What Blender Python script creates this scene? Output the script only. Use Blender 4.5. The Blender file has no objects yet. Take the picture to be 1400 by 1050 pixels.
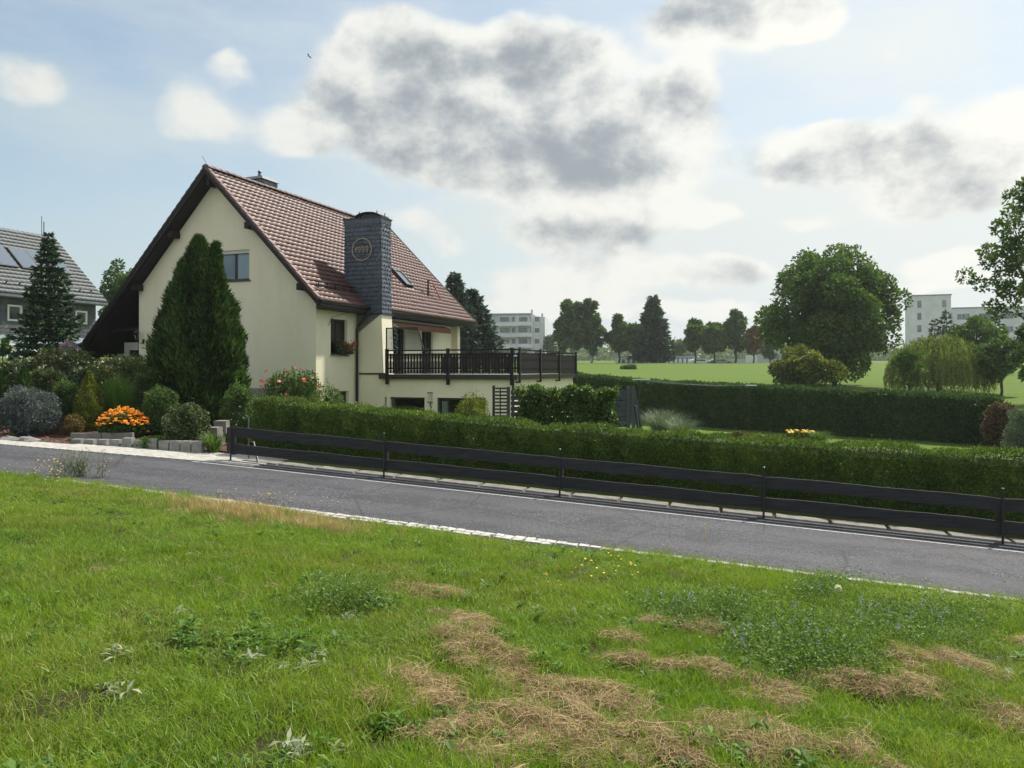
import bpy, math, random
import numpy as np
from mathutils import Vector, Matrix
from mathutils.geometry import tessellate_polygon
R = math.radians
rng = np.random.default_rng(7)
random.seed(7)
SC = bpy.context.scene
COL = SC.collection

# ------------------------------------------------------------------ camera
F = 1060.0 / 1400.0          # focal length / image width ; eye is the world origin
VH = 505.0                   # horizon row in the 1400x1050 photograph
cam_d = bpy.data.cameras.new('camera'); cam = bpy.data.objects.new('camera', cam_d); COL.objects.link(cam)
cam_d.sensor_width = 36; cam_d.lens = 36 * F
cam_d.shift_y = -(525 - VH) / 1400.0
cam_d.clip_end = 6000; cam_d.clip_start = 0.05
cam.location = (0, 0, 0); cam.rotation_euler = (R(90), 0, 0)
SC.camera = cam
SC.view_settings.view_transform = 'Standard'
SC.view_settings.look = 'None'
SC.view_settings.exposure = 0.88
SC.view_settings.gamma = 1
SC.view_settings.use_curve_mapping = False

# ------------------------------------------------------------------ sun + sky
SUN_AZ, SUN_EL = 48.0, 53.0          # azimuth clockwise from +Y
sd = bpy.data.lights.new('sun', 'SUN'); sun = bpy.data.objects.new('sun', sd); COL.objects.link(sun)
sd.energy = 3.6; sd.angle = R(2.0); sd.color = (1.0, 0.93, 0.82)
sdir = Vector((math.sin(R(SUN_AZ)) * math.cos(R(SUN_EL)), math.cos(R(SUN_AZ)) * math.cos(R(SUN_EL)), math.sin(R(SUN_EL))))
sun.rotation_euler = sdir.to_track_quat('Z', 'Y').to_euler()
sun.location = sdir * 50

W = bpy.data.worlds.new('World'); SC.world = W; W.use_nodes = True
def world():
    nt = W.node_tree; N = nt.nodes; L = nt.links; N.clear()
    def nd(t, **k):
        n = N.new(t)
        for a, b in k.items(): setattr(n, a, b)
        return n
    def m(op, a, b=None, clamp=False):
        n = nd('ShaderNodeMath', operation=op, use_clamp=clamp)
        for i, v in enumerate((a, b)):
            if v is None: continue
            if isinstance(v, (int, float)): n.inputs[i].default_value = v
            else: L.new(v, n.inputs[i])
        return n.outputs[0]
    def mix(f, a, b):
        n = nd('ShaderNodeMix', data_type='RGBA')
        for i, v in ((0, f), (6, a), (7, b)):
            if isinstance(v, (int, float)): n.inputs[i].default_value = v
            elif isinstance(v, tuple): n.inputs[i].default_value = (*v, 1)
            else: L.new(v, n.inputs[i])
        return n.outputs[2]
    def ramp(v, stops):
        n = nd('ShaderNodeMapRange', interpolation_type='SMOOTHSTEP')
        L.new(v, n.inputs[0]); n.inputs[1].default_value, n.inputs[2].default_value = stops
        return n.outputs[0]
    tc = nd('ShaderNodeTexCoord'); d = tc.outputs['Generated']
    sk = nd('ShaderNodeTexSky', sky_type='NISHITA', sun_disc=False)
    sk.sun_elevation = R(SUN_EL); sk.sun_rotation = R(SUN_AZ); sk.altitude = 500
    sk.air_density = 1.0; sk.dust_density = 1.6; sk.ozone_density = 1.2
    # direction -> (azimuth, elevation), warped by noise
    sp = nd('ShaderNodeSeparateXYZ'); L.new(d, sp.inputs[0])
    az = m('ARCTAN2', sp.outputs[0], sp.outputs[1]); el = m('ARCSINE', sp.outputs[2])
    cb = nd('ShaderNodeCombineXYZ'); L.new(az, cb.inputs[0]); L.new(el, cb.inputs[1])
    def noise(scale, detail, rough, sz=1.6, vec=None, off=0.0, dist=0.0):
        mp = nd('ShaderNodeMapping'); L.new(vec or d, mp.inputs[0]); mp.inputs['Scale'].default_value = (1, 1, sz)
        mp.inputs['Location'].default_value = (off, off * .7, off * .3)
        n = nd('ShaderNodeTexNoise'); L.new(mp.outputs[0], n.inputs[0])
        n.inputs['Scale'].default_value = scale; n.inputs['Detail'].default_value = detail; n.inputs['Roughness'].default_value = rough
        n.inputs['Distortion'].default_value = dist
        return n
    wn = noise(7, 3, .55, 1.3)
    wv = nd('ShaderNodeVectorMath', operation='SUBTRACT'); L.new(wn.outputs['Color'], wv.inputs[0]); wv.inputs[1].default_value = (.5, .5, .5)
    ws = nd('ShaderNodeVectorMath', operation='MULTIPLY'); L.new(wv.outputs[0], ws.inputs[0]); ws.inputs[1].default_value = (.075, .075, 0)
    wa = nd('ShaderNodeVectorMath', operation='ADD'); L.new(cb.outputs[0], wa.inputs[0]); L.new(ws.outputs[0], wa.inputs[1])
    # cloud bodies: centre u,v ; radii ; strength   (photograph pixels turned into directions)
    blobs = [(540, 115, 118, 98, 1.25), (600, 215, 95, 55, .9), (745, 80, 98, 56, .9), (705, 165, 100, 80, .85), (810, 185, 150, 74, 1.0), (840, 225, 120, 52, .85),
             (925, 118, 62, 40, .72), (760, 250, 110, 36, .55), (405, 180, 52, 42, .62), (870, 285, 95, 30, .40), (270, 158, 84, 52, .62), (322, 95, 46, 22, .50), (35, 115, 90, 62, .56),
             (980, 2, 110, 42, 1.0), (1040, 38, 120, 38, .45), (1195, 212, 165, 44, .9), (1105, 238, 75, 28, .55), (1265, 130, 62, 34, .40), (1385, 140, 80, 48, .55), (1290, 268, 140, 44, .72),
             (1390, 215, 90, 45, .6), (1215, 70, 34, 24, .35), (765, 322, 92, 34, .82), (865, 330, 70, 30, .7), (612, 338, 46, 26, .6), (725, 385, 110, 26, .6), (905, 372, 120, 22, .5),
             (1010, 378, 85, 24, .65), (1290, 365, 105, 24, .6), (1095, 303, 70, 16, .38), (1055, 178, 52, 32, .40), (985, 305, 45, 18, .35), (820, 400, 140, 22, .45), (1180, 405, 120, 20, .4), (145, 350, 60, 22, .28), (940, 300, 60, 20, .5), (700, 420, 120, 16, .5), (880, 430, 120, 14, .5), (1000, 425, 90, 14, .5), (1330, 395, 90, 14, .5), (1120, 180, 40, 22, .5), (1080, 20, 90, 30, .6), (560, 300, 60, 20, .45)]
    veils = [(1050, 330, 440, 80, .8), (740, 290, 280, 70, .7), (60, 150, 160, 60, .7), (1130, 50, 260, 60, .6), (120, 350, 160, 40, .5), (860, 230, 200, 90, .6), (290, 150, 120, 70, .6), (1300, 220, 220, 120, .7), (620, 240, 170, 70, .6)]
    cores = [(u - .04 * ru, v + .15 * rv, ru * .86, rv * .74, (w * (.45 if (u, v) == (705, 165) else 1.0)) if w >= .65 else w * .22) for (u, v, ru, rv, w) in blobs]
    blobs = [(u, v, ru, rv, w if w >= .7 else w + .04) for (u, v, ru, rv, w) in blobs]
    def field(lst, fall):
      acc = None
      for (u, v, ru, rv, w) in lst:
        a0 = math.atan2(u - 700, 1060); e0 = math.atan2(VH - v, math.hypot(1060, u - 700))
        k = math.cos(a0)
        sb = nd('ShaderNodeVectorMath', operation='SUBTRACT'); L.new(wa.outputs[0], sb.inputs[0]); sb.inputs[1].default_value = (a0, e0, 0)
        ml = nd('ShaderNodeVectorMath', operation='MULTIPLY'); L.new(sb.outputs[0], ml.inputs[0]); ml.inputs[1].default_value = (1060 / ru / k / k, 1060 / rv / k, 0)
        ln = nd('ShaderNodeVectorMath', operation='DOT_PRODUCT'); L.new(ml.outputs[0], ln.inputs[0]); L.new(ml.outputs[0], ln.inputs[1])
        g = m('EXPONENT', m('MULTIPLY', ln.outputs['Value'], fall))
        g = m('MULTIPLY', g, w * 1.15)
        acc = g if acc is None else m('ADD', acc, g)
      return acc
    accV = field(veils, -1.0); acc = field(blobs, -1.15); accT = field(cores, -1.0)
    acc = m('SUBTRACT', 1.0, m('EXPONENT', m('MULTIPLY', m('MAXIMUM', m('SUBTRACT', acc, .36), 0.0), -1.8)))
    # the rest of the sky carries the same kind of broken cloud
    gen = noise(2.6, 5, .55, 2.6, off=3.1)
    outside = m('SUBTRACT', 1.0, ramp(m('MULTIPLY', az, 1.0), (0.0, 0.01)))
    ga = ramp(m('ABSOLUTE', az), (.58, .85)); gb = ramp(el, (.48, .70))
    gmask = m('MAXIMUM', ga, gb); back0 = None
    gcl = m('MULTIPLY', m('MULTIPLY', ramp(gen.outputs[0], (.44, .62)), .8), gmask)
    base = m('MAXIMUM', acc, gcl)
    fine = noise(8.5, 8, .60, 1.35, off=1.7, dist=.05)
    det = m('MULTIPLY', m('SUBTRACT', fine.outputs[0], .5), 1.9)
    fine2 = noise(34, 6, .6, 1.5, off=5.0)
    det = m('ADD', det, m('MULTIPLY', m('SUBTRACT', fine2.outputs[0], .5), .34))
    dens = m('ADD', base, m('MULTIPLY', det, m('ADD', m('MULTIPLY', m('MULTIPLY', base, m('SUBTRACT', 1.25, base)), 1.5), .10)))
    cover = ramp(dens, (.07, .50))
    # the same puffs sampled a little towards the sun: their difference models the billows
    fineB = noise(8.5, 8, .60, 1.35, off=1.7, dist=.05)
    mpB = fineB.inputs[0].links[0].from_node; mpB.inputs['Location'].default_value = (1.7 - .022, 1.7 * .7, 1.7 * .3 - .035)
    bil = m('MULTIPLY', m('SUBTRACT', fine.outputs[0], fineB.outputs[0]), 2.4)
    tone = noise(4.2, 6, .6, 2.0, off=6.4)
    sat = m('SUBTRACT', 1.0, m('EXPONENT', m('MULTIPLY', accT, -1.15)))
    tk = m('ADD', m('MULTIPLY', sat, 1.25), m('ADD', m('MULTIPLY', det, .30), m('MULTIPLY', m('SUBTRACT', tone.outputs[0], .5), .38)))
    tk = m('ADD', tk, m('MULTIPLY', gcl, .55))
    tk = m('SUBTRACT', tk, bil)
    thick = ramp(tk, (.20, 1.30))
    # thin veil, more towards the sun and the horizon
    veil_n = noise(3.2, 5, .6, 3.5, off=8.2)
    sdot = nd('ShaderNodeVectorMath', operation='DOT_PRODUCT'); L.new(d, sdot.inputs[0]); sdot.inputs[1].default_value = tuple(sdir)
    near = ramp(sdot.outputs['Value'], (.05, 1.0))
    low = m('SUBTRACT', 1.0, ramp(el, (0.0, .34)))
    veil = m('ADD', m('MULTIPLY', ramp(veil_n.outputs[0], (.35, .70)), .34), m('ADD', m('MULTIPLY', low, .58), m('ADD', m('MULTIPLY', near, .24), .17)), True)
    veil = m('ADD', veil, m('MULTIPLY', m('MULTIPLY', accV, m('ADD', fine.outputs[0], .15)), .36), True)
    # colours (divided by the background strength below)
    S = 0.085
    c = lambda r, g, b: (r / S, g / S, b / S)
    # out-of-view clouds away from the sun brightened to lift shaded walls; near ones backlit
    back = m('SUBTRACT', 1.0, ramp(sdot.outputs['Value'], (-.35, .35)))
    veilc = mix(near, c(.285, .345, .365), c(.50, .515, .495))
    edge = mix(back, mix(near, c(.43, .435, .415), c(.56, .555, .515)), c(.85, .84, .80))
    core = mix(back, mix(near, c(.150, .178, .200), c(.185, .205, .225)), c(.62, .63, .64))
    skyb = nd('ShaderNodeMix', data_type='RGBA', blend_type='MULTIPLY'); skyb.inputs[0].default_value = 1
    L.new(sk.outputs[0], skyb.inputs[6]); skyb.inputs[7].default_value = (.97, 1.02, .95, 1)
    col = mix(veil, skyb.outputs[2], veilc)
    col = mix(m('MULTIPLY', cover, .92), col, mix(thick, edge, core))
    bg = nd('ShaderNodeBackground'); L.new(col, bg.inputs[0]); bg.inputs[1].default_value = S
    out = nd('ShaderNodeOutputWorld'); L.new(bg.outputs[0], out.inputs[0])
world()
W.cycles.sampling_method = 'MANUAL'; W.cycles.sample_map_resolution = 512

# ------------------------------------------------------------------ helpers
def sm(x, a, b):
    t = np.clip((x - a) / (b - a), 0, 1); return t * t * (3 - 2 * t)
def at(u, Y): return (u - 700) / 1060.0 * Y
def zp(v, Y): return (VH - v) / 1060.0 * Y

def tag(o, label=None, cat=None, group=None, kind=None):
    if label: o['label'] = label
    if cat: o['category'] = cat
    if group: o['group'] = group
    if kind: o['kind'] = kind
    return o
def link(name, data, mat=None, parent=None, loc=(0, 0, 0), rot=(0, 0, 0)):
    o = bpy.data.objects.new(name, data); COL.objects.link(o)
    if mat is not None and data is not None and len(data.materials) == 0: data.materials.append(mat)
    if parent: o.parent = parent
    o.location = loc; o.rotation_euler = rot
    return o
def empty(name, loc=(0, 0, 0), rz=0.0, parent=None):
    o = bpy.data.objects.new(name, None); COL.objects.link(o); o.empty_display_size = .2
    o.location = loc; o.rotation_euler = (0, 0, rz)
    if parent: o.parent = parent
    return o

class MB:
    def __init__(s): s.v = []; s.f = []; s.smooth = False
    def add(s, vs, fs):
        n = len(s.v); s.v += [tuple(x) for x in vs]; s.f += [tuple(i + n for i in f) for f in fs]; return s
    def box(s, x0, x1, y0, y1, z0, z1):
        return s.add([(x0, y0, z0), (x1, y0, z0), (x1, y1, z0), (x0, y1, z0), (x0, y0, z1), (x1, y0, z1), (x1, y1, z1), (x0, y1, z1)],
                     [(0, 3, 2, 1), (4, 5, 6, 7), (0, 1, 5, 4), (1, 2, 6, 5), (2, 3, 7, 6), (3, 0, 4, 7)])
    def hexa(s, p):   # 8 points: bottom 4, top 4
        return s.add(p, [(0, 3, 2, 1), (4, 5, 6, 7), (0, 1, 5, 4), (1, 2, 6, 5), (2, 3, 7, 6), (3, 0, 4, 7)])
    def bar(s, a, b, w, h, up=(0, 0, 1)):
        a = Vector(a); b = Vector(b); t = (b - a).normalized(); sd_ = t.cross(Vector(up))
        if sd_.length < 1e-4: sd_ = t.cross(Vector((1, 0, 0)))
        sd_.normalize(); u = sd_.cross(t)
        p = []
        for q in (a, b):
            for i, j in ((-1, -1), (1, -1), (1, 1), (-1, 1)): p.append(q + sd_ * i * w / 2 + u * j * h / 2)
        return s.add(p, [(0, 1, 2, 3), (7, 6, 5, 4), (0, 4, 5, 1), (1, 5, 6, 2), (2, 6, 7, 3), (3, 7, 4, 0)])
    def tube(s, pts, r, seg=8, cap=True):
        pts = [Vector(p) for p in pts]; n = len(pts)
        rs = r if isinstance(r, (list, tuple)) else [r] * n
        base = len(s.v); ref = Vector((0.13, 0.31, 0.94))
        for i, p in enumerate(pts):
            t = (pts[min(i + 1, n - 1)] - pts[max(i - 1, 0)]).normalized()
            a = t.cross(ref if abs(t.dot(ref)) < .97 else Vector((1, 0, 0))).normalized(); b = t.cross(a)
            for k in range(seg):
                w = 2 * math.pi * k / seg; s.v.append(tuple(p + a * math.cos(w) * rs[i] + b * math.sin(w) * rs[i]))
        for i in range(n - 1):
            for k in range(seg):
                k2 = (k + 1) % seg
                s.f.append((base + i * seg + k, base + i * seg + k2, base + (i + 1) * seg + k2, base + (i + 1) * seg + k))
        if cap:
            s.f.append(tuple(base + k for k in range(seg))[::-1]); s.f.append(tuple(base + (n - 1) * seg + k for k in range(seg)))
        return s
    def lathe(s, prof, c=(0, 0, 0), seg=12):
        base = len(s.v)
        for (r, z) in prof:
            for k in range(seg):
                w = 2 * math.pi * k / seg; s.v.append((c[0] + r * math.cos(w), c[1] + r * math.sin(w), c[2] + z))
        for i in range(len(prof) - 1):
            for k in range(seg):
                k2 = (k + 1) % seg; s.f.append((base + i * seg + k, base + i * seg + k2, base + (i + 1) * seg + k2, base + (i + 1) * seg + k))
        s.f.append(tuple(base + k for k in range(seg))[::-1]); s.f.append(tuple(base + (len(prof) - 1) * seg + k for k in range(seg)))
        return s
    def slab(s, outline, holes, frame, th):
        """outline/holes in 2d (a,b); frame(a,b,d) -> 3d point, d = depth 0..th behind the face"""
        loops = [outline] + list(holes)
        flat = [p for l in loops for p in l]
        tris = tessellate_polygon([[Vector((p[0], p[1], 0)) for p in l] for l in loops])
        n = len(flat); base = len(s.v)
        s.v += [tuple(frame(a, b, 0)) for a, b in flat] + [tuple(frame(a, b, th)) for a, b in flat]
        for t in tris:
            s.f.append(tuple(base + i for i in t)); s.f.append(tuple(base + n + i for i in t[::-1]))
        k = 0
        for l in loops:
            m_ = len(l)
            for i in range(m_):
                j = (i + 1) % m_; s.f.append((base + k + i, base + k + j, base + n + k + j, base + n + k + i))
            k += m_
        return s
    def mesh(s, name):
        me = bpy.data.meshes.new(name); me.from_pydata(s.v, [], s.f); me.validate(); me.update()
        if s.smooth:
            me.polygons.foreach_set('use_smooth', [True] * len(me.polygons))
        return me
    def build(s, name, mat, parent=None, loc=(0, 0, 0), rot=(0, 0, 0), smooth=False, fix=True):
        s.smooth = smooth
        me = s.mesh(name)
        if fix:
            import bmesh
            bm = bmesh.new(); bm.from_mesh(me); bmesh.ops.recalc_face_normals(bm, faces=bm.faces); bm.to_mesh(me); bm.free()
        return link(name, me, mat, parent, loc, rot)

def quadmesh(name, V, tint=None, nper=4, F_=None):
    """V (n*4,3) quads"""
    me = bpy.data.meshes.new(name); nv = len(V)
    me.vertices.add(nv); me.vertices.foreach_set('co', np.ascontiguousarray(V, dtype=np.float32).ravel())
    nf = nv // 4 if F_ is None else len(F_)
    idx = np.arange(nv, dtype=np.int32) if F_ is None else np.asarray(F_, dtype=np.int32).ravel()
    me.loops.add(nf * 4); me.loops.foreach_set('vertex_index', idx)
    me.polygons.add(nf); me.polygons.foreach_set('loop_start', np.arange(nf, dtype=np.int32) * 4)
    me.update(calc_edges=True)
    if tint is not None:
        a = me.attributes.new('tint', 'FLOAT', 'POINT'); a.data.foreach_set('value', np.ascontiguousarray(tint, dtype=np.float32))
    return me
def norm(a): return a / np.maximum(np.linalg.norm(a, axis=1, keepdims=True), 1e-9)
def leaves(P, L, Wd, dirs=None, spread=1.0, tint=None, fold=0.0):
    n = len(P); L = np.broadcast_to(L, (n,))[:, None]; Wd = np.broadcast_to(Wd, (n,))[:, None]
    r1 = rng.normal(size=(n, 3))
    a = norm(r1 if dirs is None else norm(dirs) + r1 * spread)
    b = norm(np.cross(a, rng.normal(size=(n, 3))))
    nn = np.cross(a, b)
    V = np.stack([P, P + a * L * .45 + b * Wd * .5 + nn * L * fold, P + a * L, P + a * L * .45 - b * Wd * .5 + nn * L * fold], 1).reshape(-1, 3)
    t = np.repeat(rng.random(n) if tint is None else tint, 4)
    return V, t
def cat(parts):
    return np.concatenate([p[0] for p in parts]), np.concatenate([p[1] for p in parts])
def boxshell(c, rx, ry, rz, nx=10, nz=7):
    """lumpy ellipsoid core as quads"""
    V = []
    ph = rng.random(6) * 6.28
    def P(i, j):
        th = 2 * math.pi * i / nx; el = -math.pi / 2 + math.pi * j / nz
        k = 1 + .12 * math.sin(3 * th + ph[0]) * math.cos(2 * el + ph[1]) + .08 * math.sin(5 * th + ph[2] + 3 * el)
        return (c[0] + rx * k * math.cos(el) * math.cos(th), c[1] + ry * k * math.cos(el) * math.sin(th), c[2] + rz * k * math.sin(el))
    for i in range(nx):
        for j in range(nz): V += [P(i, j), P(i + 1, j), P(i + 1, j + 1), P(i, j + 1)]
    return np.array(V), np.full(len(V), .35)

# ------------------------------------------------------------------ materials
class NT:
    def __init__(s, name):
        s.m = bpy.data.materials.new(name); s.m.use_nodes = True; s.nt = s.m.node_tree; s.N = s.nt.nodes; s.L = s.nt.links
        s.b = s.N['Principled BSDF']; s.out = s.N['Material Output']
    def n(s, t, **k):
        x = s.N.new(t)
        for a, b in k.items(): setattr(x, a, b)
        return x
    def co(s, kind='Object'):
        return s.n('ShaderNodeNewGeometry').outputs['Position'] if kind == 'Pos' else s.n('ShaderNodeTexCoord').outputs[kind]
    def noise(s, scale, detail=4, rough=.55, vec=None, sc=(1, 1, 1), dist=0, kind='Object'):
        mp = s.n('ShaderNodeMapping'); s.L.new(vec if vec is not None else s.co(kind), mp.inputs[0]); mp.inputs['Scale'].default_value = sc
        x = s.n('ShaderNodeTexNoise'); s.L.new(mp.outputs[0], x.inputs[0])
        x.inputs['Scale'].default_value = scale; x.inputs['Detail'].default_value = detail; x.inputs['Roughness'].default_value = rough; x.inputs['Distortion'].default_value = dist
        return x.outputs[0]
    def ramp(s, v, stops, interp='LINEAR'):
        x = s.n('ShaderNodeValToRGB'); s.L.new(v, x.inputs[0]); cr = x.color_ramp; cr.interpolation = interp
        while len(cr.elements) < len(stops): cr.elements.new(.5)
        for e, (p, c) in zip(cr.elements, stops):
            e.position = p; e.color = (*c, 1) if isinstance(c, tuple) else (c, c, c, 1)
        return x.outputs[0]
    def mix(s, f, a, b, mode='MIX'):
        x = s.n('ShaderNodeMix', data_type='RGBA', blend_type=mode)
        for i, v in ((0, f), (6, a), (7, b)):
            if isinstance(v, (int, float)): x.inputs[i].default_value = v
            elif isinstance(v, tuple): x.inputs[i].default_value = (*v, 1)
            else: s.L.new(v, x.inputs[i])
        return x.outputs[2]
    def col(s, c):
        if isinstance(c, tuple): s.b.inputs['Base Color'].default_value = (*c, 1)
        else: s.L.new(c, s.b.inputs['Base Color'])
        return s
    def set(s, rough=.7, spec=.5, metal=0):
        s.b.inputs['Roughness'].default_value = rough; s.b.inputs['Specular IOR Level'].default_value = spec; s.b.inputs['Metallic'].default_value = metal; return s
    def bump(s, h, strength=.3, dist=.01):
        x = s.n('ShaderNodeBump'); x.inputs['Strength'].default_value = strength; x.inputs['Distance'].default_value = dist
        s.L.new(h, x.inputs['Height']); s.L.new(x.outputs[0], s.b.inputs['Normal']); return s

def simple(name, c, rough=.6, spec=.4, var=.25, scale=8, bump=0, bscale=60, metal=0, kind='Object', sc=(1, 1, 1)):
    t = NT(name); c2 = tuple(x * (1 - var) for x in c); c1 = tuple(min(1, x * (1 + var * .6)) for x in c)
    t.col(t.ramp(t.noise(scale, 5, .6, sc=sc, kind=kind), [(.3, c2), (.7, c1)])).set(rough, spec, metal)
    if bump: t.bump(t.noise(bscale, 3, .6, kind=kind, sc=sc), bump, .01)
    return t.m
def foliage(name, stops, trans=.3, rough=.55, spec=.3, nscale=.8):
    t = NT(name)
    at_ = t.n('ShaderNodeAttribute', attribute_name='tint').outputs['Fac']
    nz = t.noise(nscale, 3, .5, kind='Pos')
    x = t.n('ShaderNodeMath', operation='MULTIPLY_ADD'); t.L.new(nz, x.inputs[0]); x.inputs[1].default_value = .8; x.inputs[2].default_value = -.4
    y = t.n('ShaderNodeMath', operation='ADD', use_clamp=True); t.L.new(x.outputs[0], y.inputs[0]); t.L.new(at_, y.inputs[1])
    c = t.ramp(y.outputs[0], stops)
    if 'petal' in name or 'petals' in name:
        lt_ = t.n('ShaderNodeMath', operation='LESS_THAN'); t.L.new(at_, lt_.inputs[0]); lt_.inputs[1].default_value = -.5; c = t.mix(lt_.outputs[0], c, (.07, .13, .03))
    t.col(c).set(rough, spec)
    tr = t.n('ShaderNodeBsdfTranslucent'); g = t.mix(1.0, c, (1.15, 1.25, .55), 'MULTIPLY'); t.L.new(g, tr.inputs[0])
    mx = t.n('ShaderNodeMixShader'); mx.inputs[0].default_value = trans
    t.L.new(t.b.outputs[0], mx.inputs[1]); t.L.new(tr.outputs[0], mx.inputs[2]); t.L.new(mx.outputs[0], t.out.inputs[0])
    return t.m

M = {}
t = NT('cream plaster')
big = t.noise(.9, 5, .6, sc=(1, 1, .5)); fine = t.noise(35, 4, .6)
c = t.ramp(big, [(.3, (.74, .69, .52)), (.7, (.83, .78, .61))])
c = t.mix(t.ramp(fine, [(.35, .0), (.8, .25)]), c, (.64, .61, .45))
spz = t.n('ShaderNodeSeparateXYZ'); t.L.new(t.co('Pos'), spz.inputs[0]); rz1 = t.n('ShaderNodeMapRange'); t.L.new(spz.outputs[2], rz1.inputs[0]); rz1.inputs[1].default_value = -3.2; rz1.inputs[2].default_value = -1.2; rz1.inputs[3].default_value = .30; rz1.inputs[4].default_value = 0
c = t.mix(rz1.outputs[0], c, (.46, .45, .34))
streak = t.ramp(t.noise(1.6, 5, .65, sc=(2.2, 2.2, .3)), [(.52, .0), (.80, .20)])
t.col(t.mix(streak, c, (.50, .48, .36))).set(.85, .2).bump(t.noise(90, 4, .7), .5, .01); M['plaster'] = t.m
M['plinth'] = simple('plinth stone', (.30, .28, .25), .9, .2, .3, 5, .5, 40)
M['wood'] = simple('dark stained wood', (.009, .007, .007), .65, .35, .4, 5, .3, 60, sc=(1, 1, .2))
M['fencewood'] = simple('black stained board', (.026, .028, .033), .75, .3, .65, 4, .5, 40, sc=(.6, .6, 8), kind='Pos')
M['rail'] = simple('dark brown railing wood', (.007, .006, .006), .6, .3, .4, 9, .2, 60)
t = NT('glazed clay tile')
v = t.n('ShaderNodeObjectInfo').outputs['Random']
p = t.noise(1.3, 4, .6, kind='Pos'); q = t.noise(7, 3, .6, kind='Pos')
c = t.ramp(p, [(.3, (.072, .026, .022)), (.7, (.118, .046, .038))]); c = t.mix(t.ramp(q, [(.45, .0), (.75, .45)]), c, (.07, .035, .03))
c = t.mix(t.ramp(t.noise(26, 4, .7, kind='Pos'), [(.62, .0), (.72, .5)]), c, (.20, .17, .13))
t.col(c).set(.52, .62).bump(t.noise(40, 3, .5, kind='Pos'), .12, .01); M['tile'] = t.m
t = NT('teal grey roof tile')
t.col(t.ramp(t.noise(2, 4, .6, kind='Pos'), [(.3, (.022, .036, .042)), (.7, (.045, .065, .074))])).set(.55, .45); M['tile_grey'] = t.m
M['tile_edge_shade'] = simple('shade dark verge tile', (.028, .022, .024), .6, .3, .3, 6, kind='Pos')  # verge tile with the left edge's shade painted into its colour
t = NT('slate')
p = t.noise(6, 4, .6, kind='Pos')
t.col(t.ramp(p, [(.3, (.022, .034, .055)), (.7, (.065, .088, .122))])).set(.42, .55).bump(t.noise(50, 3, .6, kind='Pos'), .25, .01); M['slate'] = t.m
t = NT('weathered slate cladding')
p = t.noise(2.6, 6, .7, kind='Pos')
t.col(t.ramp(p, [(.3, (.04, .048, .06)), (.55, (.075, .085, .10)), (.72, (.20, .20, .20))])).set(.6, .4); M['slate2'] = t.m
M['metal_dark'] = simple('dark brown metal', (.022, .016, .014), .4, .5, .2, 6)
M['metal_black'] = simple('black metal', (.012, .013, .015), .45, .5, .2, 6)
M['zinc'] = simple('zinc sheet', (.20, .22, .24), .4, .6, .25, 4, metal=.6)
M['white'] = simple('white frame paint', (.72, .73, .72), .45, .4, .08, 4)
M['brass'] = simple('pale gilded metal', (.42, .36, .26), .5, .5, .15, 8)
M['awning'] = simple('brown awning cloth', (.16, .075, .045), .8, .2, .2, 10)
M['curtain'] = simple('white curtain', (.80, .81, .82), .9, .1, .2, 1.2, sc=(14, 14, .2))
M['shutter'] = simple('grey roller shutter', (.52, .52, .46), .6, .3, .1, 5)
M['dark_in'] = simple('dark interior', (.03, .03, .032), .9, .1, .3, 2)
M['orange'] = simple('rust orange metal', (.28, .08, .035), .6, .3, .3, 12)
M['concrete'] = simple('grey concrete', (.24, .24, .225), .9, .2, .3, 6, .5, 50, kind='Pos')
M['kerbconc'] = simple('kerb concrete', (.22, .215, .20), .9, .2, .35, 5, .5, 50, kind='Pos')
M['paver'] = simple('pale concrete paver', (.42, .41, .38), .9, .2, .3, 7, .4, 60, kind='Pos')
M['sett'] = simple('pale granite sett', (.46, .455, .43), .85, .25, .35, 9, .6, 40, kind='Pos')
M['paint'] = simple('road paint', (.40, .41, .42), .7, .3, .35, 14, kind='Pos')
M['anthracite'] = simple('anthracite slat', (.050, .064, .080), .55, .4, .25, 6, kind='Pos')
M['bark'] = simple('bark', (.075, .06, .048), .95, .15, .4, 9, .6, 30, kind='Pos', sc=(1, 1, .3))
M['bark_pale'] = simple('pale bark', (.30, .29, .26), .9, .2, .5, 4, .4, 30, kind='Pos', sc=(1, 1, 2))
M['rubber'] = simple('tyre rubber', (.02, .02, .02), .8, .2)
t = NT('glass pane')
gl = t.n('ShaderNodeBsdfGlossy'); gl.inputs['Roughness'].default_value = .02; gl.inputs[0].default_value = (.9, .95, 1, 1)
tr = t.n('ShaderNodeBsdfTransparent'); tr.inputs[0].default_value = (.72, .76, .76, 1)
fr = t.n('ShaderNodeFresnel'); fr.inputs[0].default_value = 1.42
ad = t.n('ShaderNodeMath', operation='ADD', use_clamp=True); t.L.new(fr.outputs[0], ad.inputs[0]); ad.inputs[1].default_value = .03
mx = t.n('ShaderNodeMixShader'); t.L.new(ad.outputs[0], mx.inputs[0]); t.L.new(tr.outputs[0], mx.inputs[1]); t.L.new(gl.outputs[0], mx.inputs[2]); t.L.new(mx.outputs[0], t.out.inputs[0])
M['glass'] = t.m
t = NT('far window glass'); t.col(t.ramp(t.noise(.35, 3, .7, kind='Pos'), [(.4, (.035, .045, .055)), (.65, (.14, .16, .18))])).set(.08, .8); M['glass_far'] = t.m
t = NT('solar glass'); t.col((.10, .13, .17)).set(.07, 1.0); M['solar'] = t.m
M['wall_white'] = simple('pale render', (.56, .58, .62), .85, .2, .15, .4, kind='Pos')
M['wall_grey'] = simple('grey render', (.40, .43, .47), .85, .2, .15, .4, kind='Pos')
M['wall_blue'] = simple('pale blue render', (.40, .50, .60), .85, .2, .12, 1, kind='Pos')
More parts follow.
